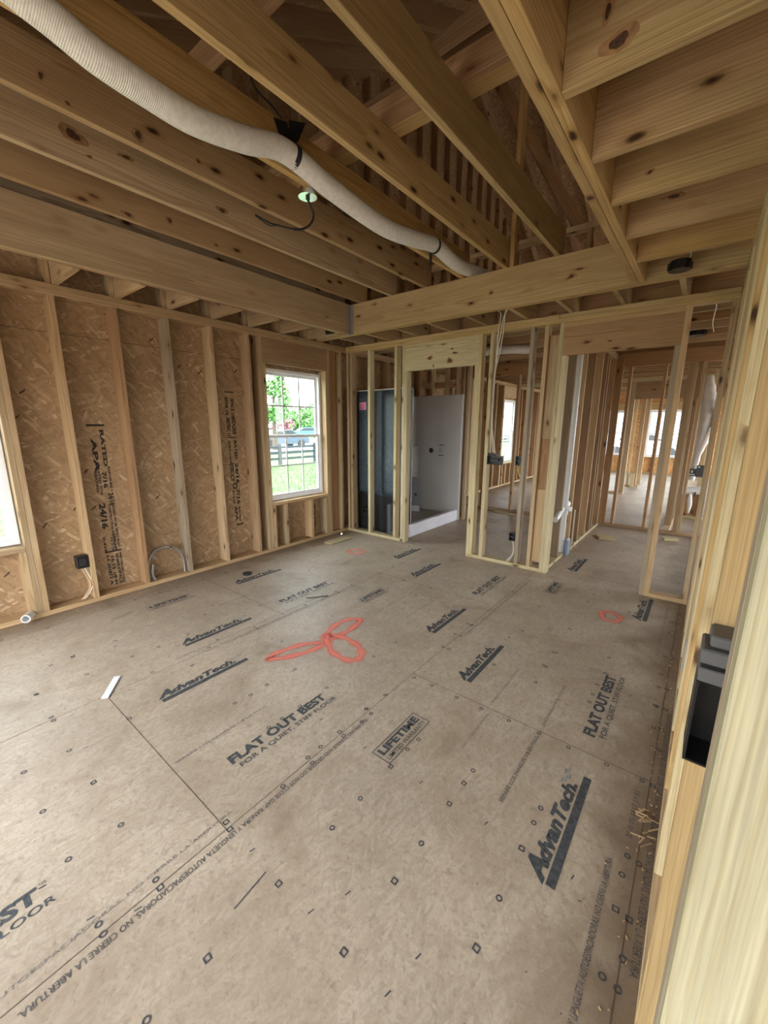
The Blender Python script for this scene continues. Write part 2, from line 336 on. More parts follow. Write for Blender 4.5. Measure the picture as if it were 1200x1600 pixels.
def board(name, x0, x1, y0, y1, z0, z1, mat, label=None, cat=None, group=None, parent=None, bev=0.0022):
    """one stick of lumber; its mesh runs along local Z so the grain follows the stick"""
    dx, dy, dz = x1-x0, y1-y0, z1-z0; c = ((x0+x1)/2, (y0+y1)/2, (z0+z1)/2)
    bm = bmesh.new()
    if dz >= dx and dz >= dy: s = (dx, dy, dz); rot = (0, 0, 0)
    elif dx >= dy: s = (dz, dy, dx); rot = (0, PI/2, 0)
    else: s = (dx, dz, dy); rot = (-PI/2, 0, 0)
    bm_box(bm, -s[0]/2, s[0]/2, -s[1]/2, s[1]/2, -s[2]/2, s[2]/2, min(bev, 0.2*min(s)))
    o = link_mesh(name, bm, M[mat], parent); o.location = c; o.rotation_euler = rot
    if label: tag(o, label, cat, group)
    return o
def stick(name, p0, p1, w, t, mat, label=None, cat=None, group=None, up=(0, 0, 1), parent=None):
    """a stick between two points: w measured along 'up', t across"""
    p0 = Vector(p0); p1 = Vector(p1); d = (p1-p0); L = d.length; zc = d.normalized()
    yc = Vector(up); yc = (yc-zc*yc.dot(zc)).normalized(); xc = yc.cross(zc)
    bm = bmesh.new(); bm_box(bm, -t/2, t/2, -w/2, w/2, -L/2, L/2, 0.002)
    o = link_mesh(name, bm, M[mat], parent)
    o.matrix_world = Matrix(((xc.x, yc.x, zc.x, (p0.x+p1.x)/2), (xc.y, yc.y, zc.y, (p0.y+p1.y)/2), (xc.z, yc.z, zc.z, (p0.z+p1.z)/2), (0, 0, 0, 1)))
    if label: tag(o, label, cat, group)
    return o
ORD = ['first', 'second', 'third', 'fourth', 'fifth', 'sixth', 'seventh', 'eighth', 'ninth', 'tenth', 'eleventh', 'twelfth', 'thirteenth', 'fourteenth', 'fifteenth', 'sixteenth', 'seventeenth', 'eighteenth', 'nineteenth', 'twentieth', 'twenty-first', 'twenty-second']

def text_bm(s, bold=0.0, shear=0.0, space=1.0):
    c = bpy.data.curves.new('lettering', 'FONT'); c.body = s; c.size = 1.0; c.offset = bold; c.shear = shear; c.space_character = space; c.resolution_u = 3
    o = bpy.data.objects.new('lettering', c); COL.objects.link(o)
    bpy.context.view_layer.update()
    me = bpy.data.meshes.new_from_object(o.evaluated_get(bpy.context.evaluated_depsgraph_get()))
    bpy.data.objects.remove(o); bpy.data.curves.remove(c)
    bm = bmesh.new(); bm.from_mesh(me); bpy.data.meshes.remove(me)
    xs = [v.co.x for v in bm.verts]; ys = [v.co.y for v in bm.verts]
    x0, x1, y0, y1 = min(xs), max(xs), min(ys), max(ys)
    for v in bm.verts: v.co = Vector(((v.co.x-x0)/(x1-x0), (v.co.y-y0)/(y1-y0), 0))
    return bm
_tc = {}
def put_text(dst, s, origin, ux, uy, w, h, **kw):
    """unit-box lettering laid with its lower left corner at origin, along ux (width w) and uy (height h)"""
    key = (s, tuple(sorted(kw.items())))
    if key not in _tc:
        b_ = text_bm(s, **kw); vs = [v.co.copy() for v in b_.verts]; idx = {v: i for i, v in enumerate(b_.verts)}
        _tc[key] = (vs, [[idx[v] for v in f.verts] for f in b_.faces]); b_.free()
    vs, fs = _tc[key]; o = Vector(origin); ux = Vector(ux); uy = Vector(uy)
    nv = [dst.verts.new(o+ux*(v.x*w)+uy*(v.y*h)) for v in vs]
    for f in fs:
        try: dst.faces.new([nv[i] for i in f])
        except ValueError: pass
def quad(dst, origin, ux, uy, w, h):
    o = Vector(origin); ux = Vector(ux)*w; uy = Vector(uy)*h
    dst.faces.new([dst.verts.new(p) for p in (o, o+ux, o+ux+uy, o+uy)])
def ring(dst, c, r0, r1, seg=14, rot=0.0, n=None, sx=1.0):
    n = n or seg; a = [2*PI*k/n+rot for k in range(n)]; c = Vector(c)
    i_ = [dst.verts.new(c+Vector((math.cos(t)*r0*sx, math.sin(t)*r0, 0))) for t in a]; o_ = [dst.verts.new(c+Vector((math.cos(t)*r1*sx, math.sin(t)*r1, 0))) for t in a]
    for k in range(n): dst.faces.new((i_[k], o_[k], o_[(k+1) % n], i_[(k+1) % n]))

# key dimensions (metres)
XL = -3.87; XO = -4.01; YF = 4.08; H = 2.464; SP = 0.038; BW = 0.089; ZT = H-2*SP; BT = 2.77
YB = 6.75; YE = 15.37; XE = 2.6; Y0 = -1.6; RIDGE = (6.885, 7.024); PITCH = 0.52

# ------------------------------------------------------------------ structure: floor
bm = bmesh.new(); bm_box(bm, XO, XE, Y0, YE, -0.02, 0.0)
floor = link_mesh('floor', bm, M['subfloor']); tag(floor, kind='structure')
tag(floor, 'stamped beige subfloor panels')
bm = bmesh.new()
SEAMX = [0.007+1.2185*k for k in range(-3, 3)]
def seamq(x0, x1, y0, y1): quad(bm, (x0, y0, 0.0008), (1, 0, 0), (0, 1, 0), x1-x0, y1-y0)
for sx in SEAMX: seamq(sx-0.0013, sx+0.0013, Y0, YE)
for i, sx in enumerate(SEAMX[:-1]):
    y = 1.833 if i % 2 == 0 else 0.597
    ys = [y+2.438*k for k in range(-2, 7)]
    for yy in ys:
        if Y0 < yy < YE: seamq(sx, sx+1.2185, yy-0.0015, yy+0.0015)
seams = link_mesh('panel_seam', bm, M['seam'], floor)

# printed logos and slogans
ink = bmesh.new(); mid = bmesh.new(); fade = bmesh.new(); blue = bmesh.new()
UX = (0, 1, 0); UY = (-1, 0, 0)       # reads away from the camera along the panels
Zi = 0.0012
def logo(x_top, y0, y1, dst=ink):
    L = y1-y0
    put_text(dst, 'A', (x_top+0.077, y0, Zi), UX, UY, L*0.16, 0.068, bold=0.07, shear=0.35)
    put_text(dst, 'dvanTech.', (x_top+0.077, y0+L*0.15, Zi), UX, UY, L*0.74, 0.056, bold=0.048, shear=0.3)
    quad(dst, (x_top+0.114, y0+L*0.02, Zi), UX, UY, L*0.99, 0.030)
    for k in range(5): quad(blue, (x_top+0.018+0.011*(k % 3), y0+L*(0.84+0.035*k), Zi), UX, UY, L*0.055, 0.005)
def slogan(x_top, y0, y1, dst=ink):
    L = y1-y0
    put_text(dst, 'FLAT OUT BEST', (x_top+0.058, y0, Zi), UX, UY, L*0.96, 0.056, bold=0.045)
    put_text(dst, 'TM', (x_top+0.012, y0+L*0.97, Zi), UX, UY, L*0.03, 0.010)
    put_text(dst, 'FOR A QUIET, STIFF FLOOR', (x_top+0.105, y0+0.02, Zi), UX, UY, L*0.98, 0.032, bold=0.008)
def warranty(x_top, y0, y1, dst=ink):
    L = y1-y0; W = 0.105
    for a, b_ in ((0, 0.004), (W-0.004, 0.004)): quad(dst, (x_top+a+b_, y0, Zi), UX, UY, L, b_)
    for yy in (y0, y1-0.004): quad(dst, (x_top+W, yy, Zi), UX, UY, 0.004, W)
    put_text(dst, 'LIFETIME', (x_top+0.056, y0+0.02, Zi), UX, UY, L-0.04, 0.042, bold=0.045)
    put_text(dst, 'LIMITED WARRANTY', (x_top+0.092, y0+0.02, Zi), UX, UY, L-0.04, 0.024, bold=0.01)
for x, a, c in ((-0.305, 1.14, 1.68), (-2.235, 0.76, 1.29), (-2.70, 1.11, 1.63), (-1.01, 1.96, 2.47), (-1.475, 2.32, 2.83), (-3.40, 1.95, 2.46), (-0.29, 3.50, 4.02), (-2.665, 3.50, 3.98), (-2.20, 3.17, 3.66), (-0.99, 4.33, 4.84), (-3.66, -0.5, 0.05), (-1.52, -0.9, -0.4), (0.45, 1.1, 1.6)): logo(x, a, c)
for x, a, c in ((-1.525, -0.48, 0.13), (-1.515, 0.775, 1.375), (-0.29, 1.955, 2.585), (-2.70, 1.965, 2.54), (-1.48, 3.155, 3.735)): slogan(x, a, c)
for x, a, c in ((-1.02, 1.212, 1.55), (-2.19, 2.40, 2.735), (-0.985, 3.60, 3.925), (-3.44, 1.20, 1.55)): warranty(x, a, c)
# edge printing along the seams
def run(s, x, y_start, L, hgt=0.017, away=True, dst=fade, bold=0.01):
    if away: put_text(dst, s, (x, y_start, Zi), (0, 1, 0), (-1, 0, 0), L, hgt, bold=bold)
    else: put_text(dst, s, (x, y_start, Zi), (0, -1, 0), (1, 0, 0), L, hgt, bold=bold)
LONG = 'SELF-SPACING TONGUE AND GROOVE. DO NOT CLOSE GAP. RANURA Y LENGUETA AUTOESPACIADORAS. NO CIERRE LA ABERTURA.'
LONG2 = 'DO NOT CLOSE GAP. RANURA Y LENGUETA AUTOESPACIADORAS. NO CIERRE LA ABERTURA.'
run(LONG, -1.186, 1.36, 1.36, 0.021, False, dst=mid)
run(LONG, -1.186, 3.80, 1.36, 0.021, False)
run('AUTOESPACIADORAS, NO CIERRE LA ABERTURA', -1.255, -0.05, 0.70, 0.014)
run(LONG, 0.030, 2.38, 1.32, 0.022, False, dst=mid)
run(LONG2, -0.060, 0.60, 0.78, 0.019, dst=mid)
run(LONG, -0.060, 3.0, 1.2, 0.016)
run('25-0 05 0517 17 51 1', -0.020, 1.50, 0.27, 0.018, dst=mid)
run('SEPARE LOS PANELES 1/8 DE PULG.', -0.447, 1.345, 0.45, 0.017, dst=mid)
run('SPACE PANELS 1/8 IN. WITH NAIL', -0.447, 1.88, 0.42, 0.015)
run('SPACE PANELS 1/8 IN. WITH NAIL', -0.700, 1.50, 0.29, 0.014)
run('SEPARE LOS PANELES 1/8 DE PULG', -0.720, 1.88, 0.40, 0.013)
run('SEPARE LOS PANELES 1/8 DE PULG', -1.66, 0.62, 0.48, 0.014)
for x in (-2.42, -3.64): run(LONG, x, 2.6, 1.3, 0.015, False); run(LONG, x-0.06, 1.0, 1.3, 0.013)
run('SPACE PANELS 1/8 IN. WITH NAIL', -1.9, 2.3, 0.7, 0.012); run('SPACE PANELS 1/8 IN. WITH NAIL', -1.66, 2.4, 0.8, 0.012); run('SPACE PANELS 1/8 IN. WITH NAIL', -3.0, 1.6, 0.7, 0.012)
link_mesh('printed_lettering', ink, M['ink'], floor); link_mesh('edge_lettering', mid, M['ink_mid'], floor); link_mesh('faded_lettering', fade, M['ink_faded'], floor); link_mesh('blue_ink_dashes', blue, M['ink_blue'], floor)
# nailing targets
CIRC=[(-0.905,1.004),(-0.907,0.847),(-0.614,1.007),(-0.609,1.413),(-0.324,1.017),(-0.319,1.417),(-0.321,1.339),(-0.022,1.422),(0.013,1.417),(-0.027,1.342),(0.011,1.091),(-0.027,1.014),(0.011,1.011),(-1.538,0.359),(-1.835,0.191),(-1.542,0.198),(-0.916,0.201),(-1.244,0.197),(-1.206,0.197),(-1.238,0.358),(-1.195,0.844),(-2.119,0.348),(-2.128,0.189),(-2.746,0.356),(-3.027,0.601),(-2.739,0.595),(-2.737,0.843),(-2.725,1.001),(-1.815,1.007),(-1.805,1.412),(-1.521,1.012),(-1.52,1.093),(-1.521,1.41),(-1.228,1.009),(-1.19,1.002),(-1.229,1.088),(-1.187,1.331),(-1.187,1.407),(-1.228,1.419),(-0.901,1.331),(-0.894,1.412),(-0.603,1.809),(-0.753,1.805),(-1.062,1.807),(-0.897,1.802),(-0.454,1.816),(-0.317,1.812),(-0.156,1.815),(-0.021,1.816),(-0.6,2.216),(-0.598,2.415),(-0.312,2.224),(-0.312,2.306),(-0.298,2.57),(-0.594,2.623),(-0.016,2.216),(0.018,2.221),(0.02,2.062),(-0.019,2.412),(-1.221,1.57),(-1.231,1.417),(-1.184,1.802),(-1.223,2.209),(-1.18,2.212),(-1.509,2.053),(-1.516,1.824),(-0.878,2.767),(-0.864,2.228),(-2.943,1.443),(-2.501,1.299),(-2.552,2.831),(-1.495,2.759),(-1.844,2.806),(-2.339,1.035),(-2.963,0.82),(-3.022,0.487)]
SQ=[(-0.612,1.208),(-0.61,1.33),(-0.616,0.848),(-0.619,0.61),(-0.325,0.855),(-0.323,1.216),(-0.026,1.216),(0.011,1.211),(-1.833,0.359),(-0.91,0.604),(-0.912,0.36),(-1.203,0.357),(-1.202,0.605),(-1.238,0.611),(-1.807,1.101),(-1.814,1.212),(-1.52,1.211),(-1.192,1.205),(-1.224,1.211),(-0.903,1.205),(0.018,1.815),(-0.311,2.417),(0.021,2.412),(-1.212,2.61)]
TICK=[(-0.468,0.61),(-1.072,0.603),(-0.768,0.608),(-0.156,1.219),(-1.064,1.205),(-0.754,1.211),(-1.359,1.205),(-0.145,2.412),(-0.462,1.214),(-1.282,0.177),(-1.195,0.277),(-2.154,2.556),(-1.037,2.98),(-1.347,1.814),(-1.803,1.38),(-2.377,0.687),(-2.082,0.392),(-1.505,0.109),(-0.713,0.716),(-0.447,0.725)]
rows = []
for k in range(0, 12):
    y = 0.604*k
    rows += [(y, 's'), (y-(0.2 if k % 2 == 0 else 0.245), 'c'), (y+(0.2 if k % 2 == 0 else 0.245), 'c')]
cols = []
for k in range(0, 13):
    x = -0.007-0.3035*k
    cols += [(x-0.019, 1), (x+0.019, 1)] if k % 4 == 0 else [(x, 0)]
for (y, kind) in rows:
    for (x, s) in cols:
        if x < XL+0.1 or y > 6.3: continue
        if y < 2.3 and x > -1.9: continue
        if random.random() < (0.45 if s else 0.30): (SQ if kind == 's' else CIRC).append((x, y))
nm = bmesh.new()
for x, y in CIRC: ring(nm, (x, y, Zi), 0.0060, 0.0108, sx=0.95)
for x, y in SQ: ring(nm, (x, y, Zi), 0.0082, 0.0145, n=4, rot=PI/4+random.uniform(-.1, .1))
for x, y in TICK:
    quad(nm, (x, y, Zi), (0.25, 1, 0), (-1, 0.2, 0), 0.02, 0.004)
for (ax, ay, bx2, by2, w2) in ((-0.962, 0.473, -0.975, 0.60, 0.004),):
    quad(nm, (ax, ay, Zi), (bx2-ax, by2-ay, 0), (1, 0.1, 0), 1.0, w2)
for k in range(170):
    x = random.uniform(XL+0.1, 0.0); y = random.uniform(0.1, 5.5); a = random.uniform(0, PI); r_l = random.uniform(0.004, 0.012)
    quad(nm, (x, y, Zi), (math.cos(a), math.sin(a), 0), (-math.sin(a), math.cos(a), 0), r_l, 0.003)
link_mesh('nailing_marks', nm, M['ink'], floor)

# spray-painted loops
def ribbon(name, pts, w, mat, parent, z=0.0016, closed=True):
    bm = bmesh.new(); lay = bm.loops.layers.uv.verify()
    path = catmull([(p[0], p[1], z) for p in pts]+([(pts[0][0], pts[0][1], z)] if closed else []), 8)
    L = []; R_ = []
    for i, p in enumerate(path):
        t = (path[min(i+1, len(path)-1)]-path[max(i-1, 0)]).normalized(); s = Vector((-t.y, t.x, 0)); ww = w*(1+0.25*math.sin(i*0.9))
        L.append(bm.verts.new(p+s*ww)); R_.append(bm.verts.new(p-s*ww))
    for i in range(len(path)-1):
        f = bm.faces.new((L[i], L[i+1], R_[i+1], R_[i]))
        for lp, v in zip(f.loops, (1, 1, 0, 0)): lp[lay].uv = (i*0.05, v)
    return link_mesh(name, bm, mat, parent)
PAINT=[[(-1.883,1.763),(-1.996,1.619),(-2.041,1.441),(-2.008,1.391),(-1.91,1.546),(-1.876,1.715)],[(-1.926,1.762),(-2.004,1.933),(-1.995,2.097),(-1.911,2.137),(-1.878,1.973),(-1.886,1.816)],[(-1.908,1.776),(-1.757,1.689),(-1.613,1.69),(-1.578,1.756),(-1.64,1.832),(-1.786,1.874),(-1.942,1.839)],[(-0.485,3.484),(-0.421,3.521),(-0.343,3.456),(-0.371,3.352),(-0.454,3.367)],[(-3.202,3.384),(-3.142,3.466),(-3.026,3.463),(-3.015,3.347),(-3.123,3.321)]]
for i, p in enumerate(PAINT):
    ribbon('spray_paint_mark', p, 0.052 if i < 3 else 0.040, M['spray'], floor, z=0.0016+0.0003*i)

# ------------------------------------------------------------------ structure: outer walls and roof
WINS_L = [(-0.30, 0.605, 0.58, 2.10), (2.821, 3.705, 0.58, 2.10), (9.50, 10.42, 0.58, 2.10)]
def wall_sheet(name, axis, pos, thick, a0, a1, z0, z1, holes, mat, gable=False):
    bm = bmesh.new(); cuts = sorted({a0, a1, *[h for w in holes for h in w[:2]]})
    def bx_(u0, u1, v0, v1):
        if axis == 'x': bm_box(bm, pos-thick, pos, u0, u1, v0, v1)
        else: bm_box(bm, u0, u1, pos, pos+thick, v0, v1)
    for u0, u1 in zip(cuts[:-1], cuts[1:]):
        hs = [w for w in holes if w[0] <= u0+1e-6 and w[1] >= u1-1e-6]
        if hs: bx_(u0, u1, z0, hs[0][2]); bx_(u0, u1, hs[0][3], z1)
        else: bx_(u0, u1, z0, z1)
    if gable:
        vs = [(pos, a0, z1), (pos, a1, z1), (pos, a1, RIDGE[1]-PITCH*(a1-RIDGE[0])), (pos, RIDGE[0], RIDGE[1]), (pos, a0, RIDGE[1]-PITCH*(RIDGE[0]-a0))]
        f1 = [bm.verts.new(v) for v in vs]; f2 = [bm.verts.new((v[0]-thick, v[1], v[2])) for v in vs]
        bm.faces.new(f1); bm.faces.new(f2[::-1])
        for k in range(5): bm.faces.new((f1[k], f1[(k+1) % 5], f2[(k+1) % 5], f2[k]))
    bmesh.ops.recalc_face_normals(bm, faces=bm.faces)
    o = link_mesh(name, bm, mat); tag(o, kind='structure'); return o
wl_ = wall_sheet('wall_left', 'x', XO, 0.012, Y0, YE, -0.3, H, WINS_L, M['osb_wall'], gable=True)
WINS_F = [(-2.95, -2.03, 0.53, 1.97), (-1.53, -0.62, 0.53, 1.97), (0.35, 2.3, 0.10, 2.05)]  # last window is unseen, added to brighten the far room
wf_ = wall_sheet('wall_far', 'y', YE, 0.012, XO, XE, -0.3, RIDGE[1]-PITCH*(YE-RIDGE[0]), WINS_F, M['osb_far'])
# sheathing joint and mill stamps on the left wall
bm = bmesh.new()
quad(bm, (XO+0.0006, Y0, 2.148), (0, 1, 0), (0, 0, 1), YE-Y0, 0.004)
for yy in (-0.24, 2.2, 4.64, 7.07, 9.5): quad(bm, (XO+0.0006, yy, -0.02), (0, 1, 0), (0, 0, 1), 0.003, 2.17)
link_mesh('panel_seam', bm, M['seam'], wl_)
def stamp(y0, y1, z1, z0, rows_):
    """rows_: (column fraction, start fraction down, length fraction, height fraction, string)"""
    bm = bmesh.new(); Wd = y1-y0; Lz = z1-z0
    for (cf, sf, lf, hf, s) in rows_:
        if s == '|': quad(bm, (XO+0.0008, y0+Wd*cf, z1-Lz*sf), (0, 1, 0), (0, 0, 1), Wd*hf, Lz*lf)
        else: put_text(bm, s, (XO+0.0008, y0+Wd*cf, z1-Lz*sf), (0, 0, -1), (0, 1, 0), Lz*lf, Wd*hf, bold=0.045)
    return link_mesh('mill_stamp', bm, M['ink_brown'], wl_)
S1 = [(0.0, 0.0, 0.012, 1.0, '|'), (0.12, 0.07, 0.20, 0.30, 'APA'), (0.66, 0.02, 0.22, 0.24, 'RATED'), (0.05, 0.26, 0.13, 0.16, 'SHEATHING'), (0.25, 0.24, 0.17, 0.14, 'RATED 7/16'), (0.48, 0.27, 0.10, 0.26, '7/16'), (0.84, 0.24, 0.15, 0.14, 'EXPOSURE 1'), (0.66, 0.40, 0.08, 0.34, '24/16'), (0.05, 0.46, 0.16, 0.38, '24/16'), (0.56, 0.47, 0.28, 0.15, 'CONSTRUCTION SHEATHING'), (0.80, 0.47, 0.28, 0.15, 'SIZED FOR SPACING'), (0.0, 0.67, 0.10, 0.14, '0.418'), (0.45, 0.68, 0.09, 0.10, 'PS 2-18'), (0.62, 0.66, 0.11, 0.14, 'PRP-108'),
      (0.0, 0.775, 0.010, 1.0, '|'), (0.05, 0.79, 0.04, 0.2, '6 A'), (0.05, 0.84, 0.07, 0.2, '2018'), (0.3, 0.80, 0.09, 0.2, '16.15'), (0.6, 0.79, 0.11, 0.17, 'SHEET'), (0.82, 0.79, 0.11, 0.15, 'METRIC'), (0.08, 0.915, 0.07, 0.2, '12 A'), (0.32, 0.91, 0.08, 0.2, '1/8 IN'), (0.62, 0.90, 0.09, 0.2, 'SPACE'), (0.85, 0.89, 0.10, 0.12, 'EDGES')]
stamp(1.138, 1.268, 1.455, 0.045, S1)
S2 = [(0.05, 0.0, 0.008, 0.9, '|'), (0.0, 0.03, 0.13, 0.3, '2018 16'), (0.55, 0.04, 0.14, 0.34, 'SPACE 1/8'), (0.0, 0.18, 0.13, 0.38, 'METRIC 11'), (0.55, 0.18, 0.12, 0.4, 'EDGES'), (0.0, 0.325, 0.008, 0.9, '|'), (0.05, 0.345, 0.18, 0.18, 'SHEATHING'), (0.6, 0.345, 0.14, 0.3, 'RATED'), (0.0, 0.51, 0.14, 0.4, 'STRUCT'), (0.55, 0.51, 0.16, 0.38, '24/16'), (0.15, 0.66, 0.05, 0.5, 'O'), (0.1, 0.72, 0.10, 0.18, 'PS 2-18'), (0.5, 0.71, 0.12, 0.38, '7/16'), (0.2, 0.84, 0.12, 0.3, 'APA'), (0.6, 0.85, 0.12, 0.2, 'RATED'), (0.25, 0.995, 0.012, 0.8, '|')]
stamp(2.39, 2.505, 1.80, 0.36, S2)
stamp(3.52, 3.61, 0.47, 0.06, [(0.0, 0.0, 0.02, 1.0, '|'), (0.05, 0.06, 0.4, 0.4, '24/16'), (0.55, 0.06, 0.4, 0.35, 'SHEATHING'), (0.05, 0.5, 0.4, 0.4, 'RATED'), (0.55, 0.5, 0.4, 0.35, '7/16 IN'), (0.0, 0.97, 0.02, 1.0, '|')])

bm = bmesh.new()
def slope(y0, y1, z0, z1):
    vs = [(XO-0.3, y0, z0), (XE+0.3, y0, z0), (XE+0.3, y1, z1), (XO-0.3, y1, z1)]
    a = [bm.verts.new(v) for v in vs]; b_ = [bm.verts.new((v[0], v[1], v[2]+0.02)) for v in vs]
    bm.faces.new(a); bm.faces.new(b_[::-1])
    for k in range(4): bm.faces.new((a[k], a[(k+1) % 4], b_[(k+1) % 4], b_[k]))
ry, rz = RIDGE
slope(Y0-0.4, ry, rz-PITCH*(ry-Y0+0.4), rz); slope(ry, YE+0.5, rz, rz-PITCH*(YE+0.5-ry))
bmesh.ops.recalc_face_normals(bm, faces=bm.faces)
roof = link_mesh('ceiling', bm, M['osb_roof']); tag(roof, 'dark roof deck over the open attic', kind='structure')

# foundation band below the floor
bm = bmesh.new(); bm_box(bm, XO-0.02, XE, Y0, YE, -0.55, -0.02)
tag(link_mesh('trim_1', bm, plain('concrete_foundation', (0.4, 0.39, 0.37), 0.9)), kind='structure')

# ------------------------------------------------------------------ windows
def window(idx, axis, pos, u0, u1, z0, z1, d=1):
    """double-hung vinyl window: frame, two sashes of 3x2 panes; pos is the outer plane, d the direction indoors"""
    root = empty('window_%d' % idx, (0, 0, 0)); tag(root, 'white double-hung window', kind='structure')
    def B(name, boxes, mat):
        bm = bmesh.new()
        for (a0, a1, c0, c1, t0, t1) in boxes:
            if axis == 'x': bm_box(bm, pos+d*min(t0, t1) if d > 0 else pos-max(t0, t1), pos+d*max(t0, t1) if d > 0 else pos-min(t0, t1), a0, a1, c0, c1, 0.002 if mat is not M['glass'] else 0)
            else: bm_box(bm, a0, a1, pos-max(t0, t1), pos-min(t0, t1), c0, c1, 0.002 if mat is not M['glass'] else 0)
        return link_mesh(name, bm, mat, root)
    def frame_boxes(a0, a1, c0, c1, w, t0, t1): return [(a0, a0+w, c0, c1, t0, t1), (a1-w, a1, c0, c1, t0, t1), (a0+w, a1-w, c0, c0+w, t0, t1), (a0+w, a1-w, c1-w, c1, t0, t1)]
    g = 0.008
    B('window_frame', frame_boxes(u0+g, u1-g, z0+g, z1-g, 0.035, -0.03, 0.055), M['white_vinyl'])
    zm = (z0+z1)/2; w = 0.032
    a0, a1 = u0+g+0.035, u1-g-0.035
    for nm_, c0, c1, t0 in (('upper_sash', zm-0.016, z1-g-0.035, -0.012), ('lower_sash', z0+g+0.035, zm+0.016, 0.018)):
        s = B(nm_, frame_boxes(a0, a1, c0, c1, w, t0, t0+0.026), M['white_vinyl'])
        gx = [a0+w+(a1-a0-2*w)*k/3 for k in (1, 2)]; gz = (c0+c1)/2
        B('muntin', [(x-0.010, x+0.010, c0+w, c1-w, t0+0.009, t0+0.017) for x in gx]+[(a0+w, a1-w, gz-0.010, gz+0.010, t0+0.0095, t0+0.0165)], M['white_vinyl'])
        B('glass_pane', [(a0+w, a1-w, c0+w, c1-w, t0+0.011, t0+0.015)], M['glass'])
    bm = None
    return root
for i, (a, b_, c, d_) in enumerate(WINS_L): window(i+1, 'x', XO, a, b_, c, d_)
for i, (a, b_, c, d_) in enumerate(WINS_F): window(i+4, 'y', YE, a, b_, c, d_)

# ------------------------------------------------------------------ left wall framing
LW = 'studs of the left wall'
def plate_y(name, y0, y1, z0, z1, x0, x1, mat, label, cat='plate', group=None): return board(name, x0, x1, y0, y1, z0, z1, mat, label, cat, group)
plate_y('sole_plate', Y0, YF+0.0, 0.001, SP, XO+0.001, XL, 'pine_tan', 'long pine bottom plate nailed to the floor under the left wall studs')
plate_y('top_plate', Y0, YF+0.10, ZT, ZT+SP, XO+0.001, XL, 'pine_tan', 'lower of the two top plates along the left wall')
plate_y('top_plate', Y0, YF+0.10, ZT+SP, H, XO+0.001, XL, 'pine_tan', 'upper of the two top plates along the left wall')
def lstud(y, mat, label, y1=None, z0=SP, z1=ZT, name='wall_stud', x0=None, cat='stud'):
    return board(name, XO+0.001 if x0 is None else x0, XL, y, (y1 or y+SP), z0, z1, mat, label, cat, LW)
lstud(0.6435, 'pine_tan', 'king stud right of the near left window, full height')
lstud(0.6055, 'pine_tan', 'trimmer stud forming the right jamb of the near left window', z1=2.13, name='trimmer_stud')
lstud(0.98, 'pine_tan', 'wall stud with a black outlet box on its left side')
lstud(1.385, 'pine_brown', 'wall stud just right of the long stamped sheathing bay')
lstud(1.79, 'pine_grey', 'grey-edged wall stud right of the coiled conduit')
lstud(2.195, 'pine_tan', 'wall stud left of the second stamped sheathing bay')
lstud(2.60, 'pine_brown', 'wall stud right of the second stamped sheathing bay')
lstud(2.745, 'pine_tan', 'king stud left of the far left-wall window, full height')
lstud(2.783, 'pine_tan', 'trimmer stud forming the left jamb of the far left-wall window', z1=2.13, name='trimmer_stud')
lstud(3.705, 'pine_tan', 'trimmer stud forming the right jamb of the far left-wall window', z1=2.13, name='trimmer_stud')
lstud(3.743, 'pine_tan', 'king stud right of the far left-wall window')
board('wall_stud', XO+0.05, XO+0.088, 3.80, 3.94, SP, ZT, 'pine_brown', 'flat brown stud turned sideways near the left back corner', 'stud', LW)
lstud(3.965, 'pine_tan', 'last left wall stud before the back corner')
for nm_, y0, y1, lab in (('window_header', -0.3, 0.6055, 'wide header board over the near left window'), ('window_header', 2.783, 3.743, 'wide brown header board over the far left-wall window')):
    board(nm_, XL-0.04, XL, y0, y1, 2.131, ZT-0.001, 'pine_brown', lab, 'header')
for y0, y1, lab in ((-0.3, 0.6045, 'rough sill plate under the near left window'), (2.822, 3.704, 'rough sill plate under the far left-wall window')):
    board('window_sill_plate', XO+0.001, XL, y0, y1, 0.541, 0.579, 'pine_tan', lab, 'sill')
for y, lab in ((0.567, 'short cripple stud under the near left window, beside the trimmer'), (0.12, 'short cripple stud near the middle of the near left window'), (2.8225, 'short cripple stud left of centre under the far left-wall window, tight to the jamb'), (3.0, 'short cripple stud under the left third of the far left-wall window'), (3.405, 'short cripple stud left of the stamped strip under the far left-wall window'), (3.666, 'short cripple stud under the far left-wall window, tight to its right jamb')):
    lstud(y, 'pine_tan', lab, z1=0.540, name='cripple_stud')
# the same wall carries on behind the partition
plate_y('sole_plate', YF+0.09, YE, 0.001, SP, XO+0.001, XL, 'pine_tan', 'long bottom plate of the left wall in the back rooms')
plate_y('top_plate', YF+0.101, YE, ZT, ZT+SP, XO+0.001, XL, 'pine_tan', 'lower top plate of the left wall in the back rooms')
plate_y('top_plate', YF+0.101, YE, ZT+SP, H, XO+0.001, XL, 'pine_tan', 'upper top plate of the left wall in the back rooms')
k = 0; y = 6.98
while y < YE-0.1:
    if not (9.40 < y < 10.5):
        lstud(y, 'pine_brown' if k % 2 else 'pine_tan', '%s full stud of the left wall beyond the bathroom' % ORD[k]); k += 1
    y += 0.4064
for y, lab, z1 in ((9.462, 'trimmer stud left of the small back room window', 2.13), (9.424, 'king stud left of the small back room window', ZT), (10.42, 'trimmer stud right of the small back room window', 2.13), (10.458, 'king stud right of the small back room window', ZT)):
    lstud(y, 'pine_tan', lab, z1=z1, name='trimmer_stud' if z1 < 2.2 else 'wall_stud')
board('window_header', XL-0.04, XL, 9.462, 10.458, 2.131, ZT-0.001, 'pine_tan', 'header over the small back room window', 'header')
